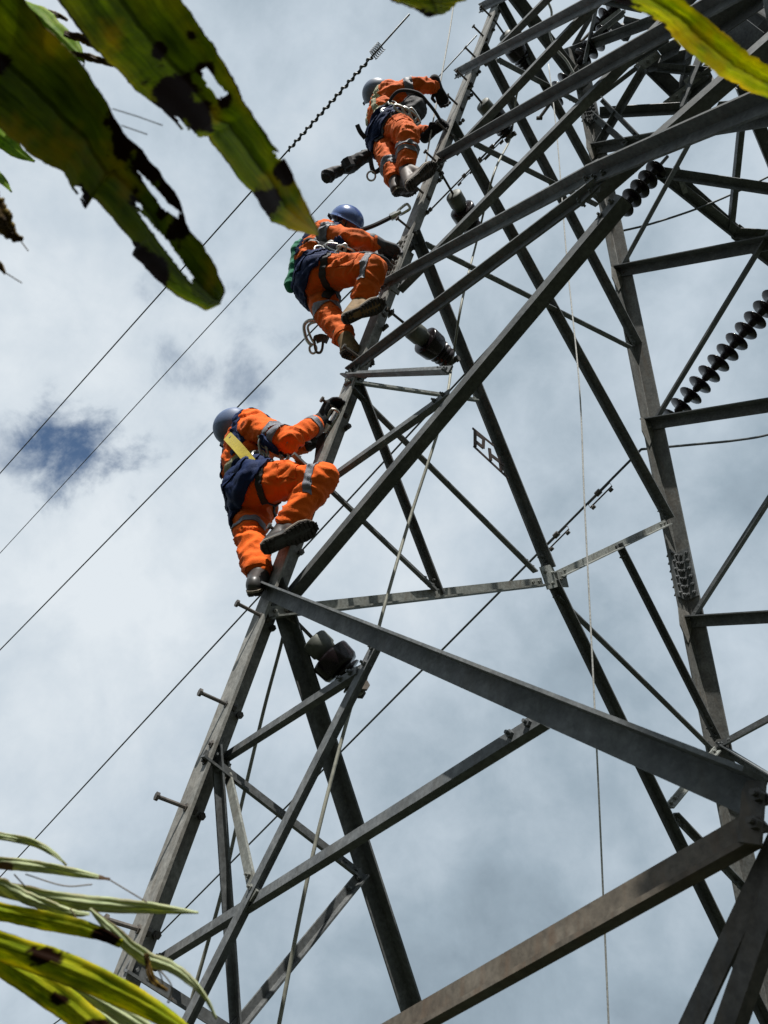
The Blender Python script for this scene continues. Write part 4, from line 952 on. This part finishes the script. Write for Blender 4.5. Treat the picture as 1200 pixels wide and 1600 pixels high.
# topmost climber
root = thing('tool_pouch', "round black pouch in front of the topmost climber's belt", 'pouch', AT((646, 172), 5.74))
bm = bmesh.new(); icos(bm, AT((646, 171), 5.74), (0.085, 0.105, 0.105), (CF, CR, CU)); icos(bm, AT((643, 180), 5.72), (0.08, 0.085, 0.07), (CF, CR, CU)); fuse('pouch', bm, M['black'], root, 0.012, 3, folds(0.01, 2.))
bm = bmesh.new()
for x, y, dx, dy in ((628, 172, 14, 8), (640, 178, 10, 9), (647, 182, 4, 8)): carabiner(bm, AT((x, y), 5.62), AT((x+dx, y+dy), 5.62)-AT((x, y), 5.62), CR*.5+CU*.5, 0.13, 0.06, 0.011)
build('hooks', bm, M['bright'], root)
bm = bmesh.new(); ring(bm, AT((605, 173), 5.72), CU*.7-CF*.7, 0.045, 0.011, 22); tag(build('belt_ring', bm, M['bright'], None, True), 'pale oval ring on the side of the topmost belt', 'ring')
root = thing('lanyard', 'folded black lanyard pack swinging out behind the topmost climber', 'lanyard', AT((575, 240), 5.8))
bm = bmesh.new(); capsule(bm, AT((572, 244), 5.8), AT((545, 260), 5.78), 0.045, 0.055); capsule(bm, AT((543, 261), 5.78), AT((532, 266), 5.78), 0.035, 0.03); capsule(bm, AT((532, 266), 5.78), AT((512, 275), 5.76), 0.032, 0.052); fuse('pack', bm, M['black'], root, 0.010, 2, folds(0.012, 4.))
webbing('strap', [AT((558, 195), 5.8), AT((563, 206), 5.8), AT((571, 216), 5.82)], 0.035, 'black', None, None, root, 0.01)
bm = bmesh.new(); add_cyl(bm, AT((541, 250), 5.74), AT((547, 262), 5.74), .05, 8); build('buckle', bm, M['black'], root)
root = thing('lanyard', "black webbing loop with an oval ring under the topmost climber's belt", 'lanyard', AT((582, 262), 5.75))
webbing('strap', [AT((578, 238), 5.78), AT((580, 256), 5.76), AT((584, 268), 5.75), AT((592, 266), 5.75), AT((600, 256), 5.76)], 0.035, 'black', None, None, root, 0.008)
bm = bmesh.new(); ring(bm, AT((580, 275), 5.75), CF, 0.036, 0.008, 20, 0.9); build('ring', bm, M['bright'], root)
wire(spline([AT((602, 168), 5.8), AT((622, 143), 5.72), AT((652, 145), 5.7), AT((668, 160), 5.72), AT((682, 178), 5.78), AT((694, 200), 5.86)]), 0.013, 'positioning_rope', "black rope looping from the topmost climber's chest to the tower leg", 'rope', 'darkrope')

# ------------------------------------------------------------------ palm leaves close to the camera
def leafmat(name, dark, mid, bright, brown=(0.020, 0.008, 0.004), pos=0.5, patch=0.66, trans=0.45, edge=0.06, vein=38., ochre=(0.32, 0.22, 0.015)):
    m, N, L, b = mat(name)
    uv = N.new('ShaderNodeUVMap'); sp = N.new('ShaderNodeSeparateXYZ'); L.new(uv.outputs[0], sp.inputs[0])
    def nz(sc, detail=6, rough=.6, off=0.):
        mp = N.new('ShaderNodeMapping'); mp.inputs['Scale'].default_value = (*sc, 1); mp.inputs['Location'].default_value = (off, off*.7, 0); L.new(uv.outputs[0], mp.inputs[0])
        n = N.new('ShaderNodeTexNoise'); n.inputs['Scale'].default_value = 1; n.inputs['Detail'].default_value = detail; n.inputs['Roughness'].default_value = rough; L.new(mp.outputs[0], n.inputs['Vector']); return n.outputs['Fac']
    c = ramp(N, L, nz((5, 2.2)), [(0.30, dark), (pos, mid), (0.74, bright)])
    fine = ramp(N, L, nz((16, 9), 6, .65, 5.), [(0.35, (0.72, 0.74, 0.6)), (0.65, (1.15, 1.15, 1.0))]); c = mixc(N, L, 1.0, c, fine, 'MULTIPLY')
    streak = ramp(N, L, nz((1.5, vein), 2, .5, 2.), [(0.38, (0.72, 0.74, 0.65)), (0.62, (1.15, 1.15, 1.1))]); c = mixc(N, L, 1.0, c, streak, 'MULTIPLY')
    oc = ramp(N, L, nz((9, 4), 6, .65, 11.), [(patch-0.05, (0, 0, 0)), (patch+0.05, (.75,)*3)]); c = mixc(N, L, oc, c, ochre)
    pt = ramp(N, L, nz((9, 4), 6, .65, 11.), [(patch+.03, (0, 0, 0)), (patch+0.06, (1, 1, 1))]); c = mixc(N, L, pt, c, brown)
    wv = N.new('ShaderNodeTexWave'); wv.wave_type = 'BANDS'; wv.bands_direction = 'Y'; wv.inputs['Scale'].default_value = vein*0.55; wv.inputs['Distortion'].default_value = 0.6; L.new(uv.outputs[0], wv.inputs['Vector'])
    c = mixc(N, L, 1.0, c, ramp(N, L, wv.outputs['Fac'], [(0.0, (0.80, 0.80, 0.76)), (0.35, (1.04, 1.04, 1.02))]), 'MULTIPLY')
    mid_ = N.new('ShaderNodeMath'); mid_.operation = 'SUBTRACT'; L.new(sp.outputs['Y'], mid_.inputs[0]); mid_.inputs[1].default_value = 0.5
    ab = N.new('ShaderNodeMath'); ab.operation = 'ABSOLUTE'; L.new(mid_.outputs[0], ab.inputs[0])
    c = mixc(N, L, 1.0, c, ramp(N, L, ab.outputs[0], [(0.012, (0.45, 0.45, 0.38)), (0.035, (1, 1, 1))]), 'MULTIPLY')
    yf = ramp(N, L, ab.outputs[0], [(0.24, (0, 0, 0)), (0.5, (0.85, 0.85, 0.85))]); yn = ramp(N, L, nz((7, 2.5), 5, .6, 14.), [(0.42, (0, 0, 0)), (0.62, (1, 1, 1))])
    c = mixc(N, L, mixc(N, L, 1.0, yf, yn, 'MULTIPLY'), c, ochre if trans < 0.4 else (bright[0]*1.15, bright[1]*0.98, bright[2]))
    # dry margin
    ed = N.new('ShaderNodeMath'); ed.operation = 'PINGPONG'; ed.inputs[1].default_value = 0.5; L.new(sp.outputs['Y'], ed.inputs[0])
    ad = N.new('ShaderNodeMath'); ad.operation = 'MULTIPLY_ADD'; L.new(nz((14, 3), 5, .6, 8.), ad.inputs[0]); ad.inputs[1].default_value = -edge*3.2; L.new(ed.outputs[0], ad.inputs[2])
    em = ramp(N, L, ad.outputs[0], [(0.0, (0, 0, 0)), (0.02, (0, 0, 0))])
    r = N.new('ShaderNodeMapRange'); L.new(ad.outputs[0], r.inputs[0]); r.inputs[1].default_value = -edge*1.6; r.inputs[2].default_value = -edge*.9; r.inputs[3].default_value = 1; r.inputs[4].default_value = 0
    c = mixc(N, L, r.outputs[0], c, brown)
    ay = N.new('ShaderNodeAttribute'); ay.attribute_name = 'ripe'; mf = N.new('ShaderNodeMath'); mf.operation = 'MULTIPLY'; L.new(ay.outputs['Fac'], mf.inputs[0]); L.new(nz((22, 12), 5, .6, 3.), mf.inputs[1]); ayf = mf.outputs[0]; c = mixc(N, L, ayf, c, (0.34, 0.25, 0.010))
    at = N.new('ShaderNodeAttribute'); at.attribute_name = 'dry'; c = mixc(N, L, at.outputs['Fac'], c, brown)
    L.new(c, b.inputs['Base Color']); b.inputs['Roughness'].default_value = 0.6; b.inputs['Specular IOR Level'].default_value = 0.06
    tr = N.new('ShaderNodeBsdfTranslucent'); tc_ = mixc(N, L, 1.0, c, (1.7, 1.6, 0.6), 'MULTIPLY'); L.new(tc_, tr.inputs[0])
    ms = N.new('ShaderNodeMixShader'); ms.inputs[0].default_value = trans; L.new(b.outputs[0], ms.inputs[1]); L.new(tr.outputs[0], ms.inputs[2])
    L.new(ms.outputs[0], N['Material Output'].inputs[0]); bump(N, L, b, nz((2, 46), 3, .5, 2.), 0.0006, 0.25)
    return m
M['leaf_dark'] = leafmat('dark green palm leaf', (0.065, 0.10, 0.010), (0.14, 0.19, 0.014), (0.28, 0.31, 0.017), edge=0.03, patch=0.70, trans=0.5)
M['leaf_yellow'] = leafmat('yellow green palm leaf', (0.15, 0.22, 0.016), (0.33, 0.38, 0.022), (0.56, 0.53, 0.03), edge=0.012, patch=0.69, trans=0.5, pos=0.48)
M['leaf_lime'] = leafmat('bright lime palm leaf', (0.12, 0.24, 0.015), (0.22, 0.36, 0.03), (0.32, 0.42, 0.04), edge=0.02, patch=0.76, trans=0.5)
M['leaf_pale'] = leafmat('pale grey green palm leaf', (0.28, 0.33, 0.24), (0.45, 0.50, 0.39), (0.62, 0.65, 0.55), edge=0.012, patch=0.72, trans=0.3, ochre=(0.34, 0.28, 0.18), brown=(0.12, 0.08, 0.05))
M['leaf_dry'] = leafmat('dry brown palm leaf', (0.025, 0.014, 0.008), (0.07, 0.04, 0.02), (0.17, 0.11, 0.055), edge=0.02, patch=0.75, trans=0.25)

def inpoly(x, y, poly):
    r = False; n = len(poly)
    for i in range(n):
        x0, y0 = poly[i]; x1, y1 = poly[i-1]
        if (y0 > y) != (y1 > y) and x < (x1-x0)*(y-y0)/(y1-y0)+x0: r = not r
    return r
def resample(pts, n):
    p = np.array(pts, float); d = np.r_[0, np.cumsum(np.hypot(*np.diff(p, axis=0).T))]; t = np.linspace(0, d[-1], n)
    return np.c_[np.interp(t, d, p[:, 0]), np.interp(t, d, p[:, 1])]
def blade(name, ea, eb, z0, z1, m, parent, label=None, holes=(), dry=(), ripe=(), fold=0.035, n=260, k=48, rag=1.6, tilt=0.0, seed=1, sag=0.0):
    """a leaf blade between two margins read off the photograph, folded along its midrib, laid in space from depth z0 to z1"""
    rnd = random.Random(seed); A = resample(ea, n); B = resample(eb, n); bm = bmesh.new(); uvl = bm.loops.layers.uv.new('UVMap'); dl = bm.verts.layers.float.new('dry'); yl = bm.verts.layers.float.new('ripe')
    px = {}; vs_ = []
    for i in range(n):
        u = i/(n-1); row = []
        ja = noise.noise(Vector((i*0.16, seed*7.1, 0)))*rag*2+noise.noise(Vector((i*0.6, seed*7.1, 4)))*rag; jb = noise.noise(Vector((i*0.16, seed*3.3, 9)))*rag*2+noise.noise(Vector((i*.6, seed*3.3, 5)))*rag
        d = A[i]-B[i]; w = np.hypot(*d)+1e-6; a = A[i]+d/w*ja*min(1, w/30); b = B[i]-d/w*jb*min(1, w/30)
        for j in range(k+1):
            v = j/k; q = b*(1-v)+a*v; z = z0+(z1-z0)*u + fold*(abs(v-.5)-.25)*min(1, w/90) + tilt*(v-.5) + 0.0016*math.sin(u*13+v*3+seed) + sag*math.sin(math.pi*u) + 0.0007*math.sin(v*17+u*4)
            vt = bm.verts.new(V(AT(q, z))); row.append(vt); px[vt] = (q, u, v)
            vt[dl] = max([0.]+[min(1., max(0., 1.35-math.hypot((q[0]-dx)/rx, (q[1]-dy)/ry)+0.9*noise.noise(Vector((q[0]*.05, q[1]*.05, seed)))+0.35*noise.noise(Vector((q[0]*.22, q[1]*.22, seed+5))))*5) for dx, dy, rx, ry in dry])
        vs_.append(row)
        for vt in row:
            q = px[vt][0]; vt[yl] = max([0.]+[min(1., max(0., 1.2-math.hypot((q[0]-dx)/rx, (q[1]-dy)/ry)+0.7*noise.noise(Vector((q[0]*.06, q[1]*.06, seed+3))))) for dx, dy, rx, ry in ripe])
    for i in range(n-1):
        for j in range(k):
            f4 = (vs_[i][j], vs_[i+1][j], vs_[i+1][j+1], vs_[i][j+1]); c = sum((px[v_][0] for v_ in f4))/4
            jx = noise.noise(Vector((c[0]*.12, c[1]*.12, 0)))*5
            if any(inpoly(c[0]+jx, c[1]+jx, h) for h in holes): continue
            f = bm.faces.new(f4)
            for l in f.loops: l[uvl].uv = (px[l.vert][1], px[l.vert][2])
    bmesh.ops.delete(bm, geom=[v_ for v_ in bm.verts if not v_.link_faces], context='VERTS')
    me = bpy.data.meshes.new(name); bm.to_mesh(me); bm.free(); me.materials.append(M[m]); me.shade_smooth()
    o_ = bpy.data.objects.new(name, me); COL.objects.link(o_); attach(o_, parent)
    s = o_.modifiers.new('thickness', 'SOLIDIFY'); s.thickness = 0.0012; s.offset = 0
    if label: o_['label'] = label
    return o_
def ribbon(name, center, widths, z0, z1, m, parent, **kw):
    c = resample(spline([(x, y, 0) for x, y in center], 8) and [tuple(p[:2]) for p in spline([(x, y, 0) for x, y in center], 8)], 60)
    t = np.gradient(c, axis=0); t /= np.linalg.norm(t, axis=1)[:, None]; nn = np.c_[-t[:, 1], t[:, 0]]; w = np.interp(np.linspace(0, 1, 60), np.linspace(0, 1, len(widths)), widths)[:, None]/2
    return blade(name, c-nn*w, c+nn*w, z0, z1, m, parent, n=kw.pop('n', 90), k=kw.pop('k', 12), rag=kw.pop('rag', 0.6), fold=kw.pop('fold', 0.02), **kw)
def stalk(parent, pts, r0, r1, name='leaf_stalk'):
    P_ = spline([AT(q, z) for q, z in pts], 8); bm = bmesh.new(); add_tube(bm, P_, list(np.linspace(r0, r1, len(P_))), 8); build(name, bm, M['trunk'], parent, True)

# palm overhead at the left: two broad leaf blades reach into the picture
BH = -unit(np.array([CF[0], CF[1], 0])); RH = unit(np.array([CR[0], CR[1], 0]))
def trunk(parent, base, top, r):
    bm = bmesh.new(); P_ = spline([base, base*.5+top*.5+RH*0.12, top], 14); add_tube(bm, P_, [r*(1.25-0.35*i/len(P_)) * (1+0.05*math.sin(i*2.1)) for i in range(len(P_))], 14); build('trunk', bm, M['trunk'], parent, True)
def arc(parent, pts, r0, r1):
    P_ = spline(pts, 8); bm = bmesh.new(); add_tube(bm, P_, list(np.linspace(r0, r1, len(P_))), 8); build('leaf_stalk', bm, M['trunk'], parent, True)
def ground_pt(v): return np.array([v[0], v[1], -0.15])
# the palm stands behind the viewer to the left; its fronds arch overhead
TB = ground_pt(CAM + BH*1.7 - RH*0.9); TT = TB + np.array([0, 0, 3.3])
pl = thing('palm', 'palm overhead with two broad torn dark green blades reaching down from the top left', 'palm', TB)
trunk(pl, TB, TT, 0.13)
e1 = AT((60, -330), 0.66); e2 = AT((-300, -210), 0.60); e3 = AT((-40, -60), 0.95); e4 = AT((-60, 240), 0.85)
arc(pl, [TT, TT*.55+e1*.45+np.array([0, 0, .45]), e1+BH*.10, e1], 0.022, 0.008); arc(pl, [TT, TT*.5+e2*.5+np.array([0, 0, .35]), e2+BH*.10-RH*.02, e2], 0.022, 0.008)
arc(pl, [TT, TT*.5+e3*.5+np.array([0, 0, .30]), e3], 0.016, 0.005); arc(pl, [TT, TT*.5+e4*.5+np.array([0, 0, .1])-RH*.35, e4-RH*.12, e4], 0.016, 0.005)
blade('leaf_blade', [(60, -330), (170, -170), (285, 0), (322, 55), (353, 100), (385, 165), (420, 215), (452, 262), (462, 285), (478, 320), (497, 358)],
      [(-130, -290), (-20, -150), (92, 0), (120, 42), (150, 80), (182, 106), (212, 140), (250, 168), (275, 192), (298, 216), (326, 212), (345, 240), (362, 262), (382, 290), (402, 312), (425, 345), (450, 358), (497, 368)],
      0.66, 0.62, 'leaf_dark', pl, 'narrower torn green blade with brown blotches and an orange tip',
      holes=[[(314, 106), (322, 104), (336, 124), (356, 146), (354, 153), (340, 153), (322, 132)], [(428, 236), (440, 240), (441, 250), (431, 246)], [(270, 178), (282, 186), (306, 216), (298, 220), (284, 200)], [(297, 198), (312, 214), (322, 210), (318, 222), (290, 222)]],
      dry=[(275, 160, 32, 38), (308, 180, 22, 22), (322, 110, 12, 12), (352, 155, 10, 10), (448, 262, 14, 24), (412, 318, 20, 20), (250, 78, 12, 8), (300, 55, 6, 6)], ripe=[(438, 285, 30, 26), (470, 345, 40, 34), (470, 345, 26, 26), (175, 55, 22, 30), (330, 175, 18, 18)], seed=2, tilt=-0.07)
blade('leaf_blade', [(-190, -300), (-60, -140), (38, 0), (66, 35), (92, 62), (122, 92), (142, 122), (172, 168), (192, 205), (228, 242), (262, 285), (284, 318), (290, 352), (318, 385), (338, 418), (351, 456), (345, 470)],
      [(-420, -120), (-230, 30), (-60, 150), (0, 200), (42, 236), (72, 256), (100, 268), (115, 298), (134, 326), (128, 300), (150, 312), (180, 345), (212, 386), (208, 398), (240, 432), (275, 462), (300, 474), (322, 485), (345, 474)],
      0.60, 0.64, 'leaf_dark', pl, 'broad torn green blade with a blackened right edge and slits',
      holes=[[(216, 268), (226, 275), (262, 316), (284, 334), (278, 342), (256, 328), (230, 294)], [(214, 330), (222, 332), (262, 376), (304, 436), (300, 444), (280, 420), (246, 376)], [(213, 316), (222, 318), (221, 326), (213, 325)], [(114, 286), (128, 292), (133, 316), (122, 306)]],
      dry=[(195, 200, 22, 46), (232, 252, 20, 36), (268, 305, 18, 30), (280, 350, 16, 22), (225, 410, 22, 22), (250, 430, 16, 14), (0, 100, 12, 14), (128, 312, 10, 18), (212, 318, 8, 8)], ripe=[(10, 215, 60, 40), (95, 235, 50, 40), (180, 250, 30, 40), (75, 60, 30, 40), (200, 290, 24, 30), (330, 430, 14, 30)], seed=3, tilt=-0.05)
blade('leaf_blade', [(36, 0), (70, 12), (102, 40), (128, 72), (133, 96)], [(-10, -10), (40, 30), (80, 66), (104, 84), (131, 98)], 0.95, 0.90, 'leaf_lime', pl, 'small bright green blade lit by the sun', n=60, k=12, seed=5)
ribbon('leaf_blade', [(-30, 190), (0, 212), (28, 238), (54, 252)], [40, 34, 22, 3], 0.95, 0.9, 'leaf_lime', pl, seed=6)
ribbon('leaf_blade', [(-20, 262), (4, 282), (18, 300)], [20, 14, 2], 0.95, 0.9, 'leaf_lime', pl, seed=7)
ribbon('leaf_blade', [(-30, 300), (0, 340), (20, 368), (36, 374)], [44, 40, 28, 6], 0.7, 0.7, 'leaf_dry', pl, label='dry dark brown curled blade', seed=8, rag=3)
ribbon('leaf_blade', [(-20, 405), (0, 416), (8, 428)], [20, 12, 2], 0.7, 0.7, 'leaf_dry', pl, seed=9)
ribbon('leaf_blade', [(60, 18), (90, 24), (106, 32)], [14, 9, 3], 0.95, 0.95, 'leaf_dry', pl, seed=10, rag=2)
ribbon('leaf_blade', [(100, 52), (135, 62), (168, 74), (200, 96)], [8, 16, 18, 10], 0.9, 0.9, 'leaf_dry', pl, seed=11, rag=2)
ribbon('leaf_blade', [(110, 82), (140, 90), (182, 102), (196, 104)], [4, 12, 8, 3], 0.9, 0.9, 'leaf_dry', pl, seed=12, rag=2)
for a in ([(132, 92), (131, 104)], [(32, 376), (44, 392)], [(8, 426), (34, 442)], [(176, 170), (212, 181), (254, 196)], [(190, 196), (230, 210)]):
    bm = bmesh.new(); add_tube(bm, [AT(q, .72) for q in a], 0.0006, 6); build('leaf_fibre', bm, M['trunk'], pl)
# palm at the upper right
TB2 = ground_pt(CAM + BH*1.5 + RH*1.5); TT2 = TB2 + np.array([0, 0, 3.6])
pr_ = thing('palm', 'yellow green palm blade hanging across the top right corner', 'palm', TB2)
trunk(pr_, TB2, TT2, 0.12)
e5 = AT((820, -140), 0.58); e6 = AT((735, -165), 0.62); e7 = np.array([0.46, -2.12, 1.85])+SUN*2.9+np.array([0.45, -0.1, 0.1])  # e7 is the stalk tip for the added shading fronds
for e_ in (e5, e6, e7): arc(pr_, [TT2, TT2*.5+e_*.5+np.array([0, 0, .4]), e_], 0.02, 0.007)
blade('leaf_blade', [(820, -130), (900, -70), (962, 0), (1000, 16), (1034, 34), (1038, 40), (1056, 62), (1092, 92), (1130, 120), (1170, 142), (1215, 158), (1330, 205)],
      [(940, -140), (1010, -60), (1068, 0), (1088, 16), (1110, 34), (1140, 60), (1170, 84), (1215, 112), (1330, 180)], 0.58, 0.70, 'leaf_yellow', pr_,
      dry=[(968, 4, 20, 8), (1004, 26, 14, 5), (1030, 38, 10, 5), (945, -10, 26, 14), (1150, 62, 5, 5)], ripe=[(1075, 60, 40, 22), (1120, 95, 30, 16)], seed=21, tilt=0.03)
blade('leaf_blade', [(700, -170), (660, -60), (610, 0), (630, 6), (650, 14), (668, 27), (682, 18)], [(760, -150), (740, -60), (728, 0), (712, 4), (702, 16), (690, 22), (684, 20)], 0.62, 0.62, 'leaf_yellow', pr_, 'ragged leaf tip hanging at the top edge', tilt=-0.07, dry=[(642, 20, 16, 8), (668, 28, 10, 6)], seed=23, rag=3)
# young palm at the lower left
py = thing('young_palm', 'young palm fanning narrow yellow and pale green leaves in from the lower left', 'palm', np.r_[AT((-420, 1700), 1.05)[:2], -0.1])
S0 = AT((-420, 1700), 1.05); G0 = np.array([S0[0], S0[1], -0.1])
for e_ in (AT((-60, 1455), 0.76), AT((-60, 1400), 0.83), AT((-40, 1344), 0.88), AT((-40, 1298), 0.90), AT((-20, 1505), 0.92)): arc(py, [G0, G0*.45+S0*.55, S0*.4+e_*.6+np.array([0, 0, .06]), e_], 0.016, 0.004)
ribbon('leaf_blade', [(-60, 1455), (0, 1478), (100, 1512), (190, 1552), (262, 1592), (330, 1640)], [44, 46, 50, 44, 30, 6], 0.75, 0.72, 'leaf_yellow', py, seed=31, dry=[(72, 1492, 22, 10)])
ribbon('leaf_blade', [(-60, 1462), (0, 1500), (70, 1545), (130, 1590), (210, 1660)], [44, 46, 50, 46, 10], 0.78, 0.74, 'leaf_yellow', py, seed=32, dry=[(92, 1560, 12, 8), (145, 1600, 16, 8)])
ribbon('leaf_blade', [(-60, 1408), (0, 1424), (80, 1440), (150, 1456), (190, 1474)], [28, 28, 30, 26, 14], 0.80, 0.78, 'leaf_yellow', py, seed=33, dry=[(168, 1462, 20, 12)])
ribbon('leaf_blade', [(140, 1420), (170, 1448), (205, 1480), (235, 1500), (270, 1512), (300, 1535), (322, 1560), (338, 1592)], [4, 16, 22, 22, 18, 14, 6, 2], 0.79, 0.76, 'leaf_pale', py, seed=34, rag=1.5)
ribbon('leaf_blade', [(-40, 1380), (0, 1388), (70, 1402), (150, 1412), (230, 1418), (310, 1426)], [20, 26, 24, 24, 18, 2], 0.86, 0.83, 'leaf_pale', py, seed=35)
ribbon('leaf_blade', [(-40, 1372), (0, 1384), (60, 1410), (110, 1426), (140, 1428)], [22, 24, 20, 16, 4], 0.84, 0.82, 'leaf_pale', py, seed=36, rag=1.4)
ribbon('leaf_blade', [(-40, 1344), (0, 1348), (60, 1354), (120, 1364), (172, 1374)], [16, 20, 17, 13, 3], 0.88, 0.86, 'leaf_pale', py, seed=37, dry=[(165, 1373, 8, 6), (8, 1355, 10, 8)])
ribbon('leaf_blade', [(-40, 1298), (0, 1306), (50, 1316), (84, 1334), (104, 1352)], [10, 11, 12, 9, 2], 0.90, 0.88, 'leaf_pale', py, seed=38)
ribbon('leaf_blade', [(-20, 1500), (60, 1520), (120, 1545), (200, 1590), (280, 1640)], [14, 20, 22, 26, 14], 0.92, 0.88, 'leaf_pale', py, seed=39)
ribbon('leaf_blade', [(40, 1530), (120, 1560), (180, 1600), (240, 1650)], [8, 16, 20, 10], 0.93, 0.9, 'leaf_pale', py, seed=40)
ribbon('leaf_blade', [(228, 1490), (238, 1530), (262, 1548)], [7, 10, 3], 0.77, 0.75, 'leaf_dry', py, seed=41)
for a in ([(228, 1500), (248, 1518), (256, 1542)], [(240, 1505), (268, 1540), (262, 1566), (270, 1560)], [(22, 1366), (40, 1386)], [(110, 1420), (124, 1442)], [(40, 1366), (100, 1384), (144, 1382)], [(170, 1374), (230, 1410)]):
    bm = bmesh.new(); add_tube(bm, spline([AT(q, .8) for q in a], 6), 0.0007, 6); build('leaf_fibre', bm, M['trunk'], py)

# fronds added overhead, out of the picture, to shade the node beside the camera
def shade_frond(A, B, w, m, parent, droop=0.15, n=24):
    A = np.array(A); B = np.array(B); ax = unit(B-A); s = unit(np.cross(ax, np.array([0, 0, 1.]))); bm = bmesh.new(); uvl = bm.loops.layers.uv.new('UVMap'); rows = []
    for i in range(n+1):
        u = i/n; c = A+(B-A)*u-np.array([0, 0, droop*u*u]); ww = w*math.sin(math.pi*min(1, 0.12+u*0.88))**0.7
        rows.append([bm.verts.new(V(c+s*ww*(v-.5)+np.array([0, 0, abs(v-.5)*w*.5]))) for v in (0, .25, .5, .75, 1)])
    for i in range(n):
        for j in range(4):
            f = bm.faces.new((rows[i][j], rows[i+1][j], rows[i+1][j+1], rows[i][j+1]))
            for lp, (a, b) in zip(f.loops, ((i, j), (i+1, j), (i+1, j+1), (i, j+1))): lp[uvl].uv = (a/n, b/4)
    me = bpy.data.meshes.new('leaf_blade'); bm.to_mesh(me); bm.free(); me.materials.append(M[m]); me.shade_smooth()
    o_ = bpy.data.objects.new('leaf_blade', me); COL.objects.link(o_); attach(o_, parent); return o_  # unseen blade, added for the shadow it casts
c0 = np.array([0.46, -2.12, 1.85])+SUN*2.9
rnd = random.Random(4)
for k in range(9):
    a = rnd.uniform(-.35, .35); o3 = np.array([rnd.uniform(-.12, .30), rnd.uniform(-.22, .22), rnd.uniform(-.1, .2)]); d = np.array([-math.cos(a), math.sin(a), -.15])
    shade_frond(c0+o3-d*0.5, c0+o3+d*0.45, 0.14, 'leaf_yellow', pr_)
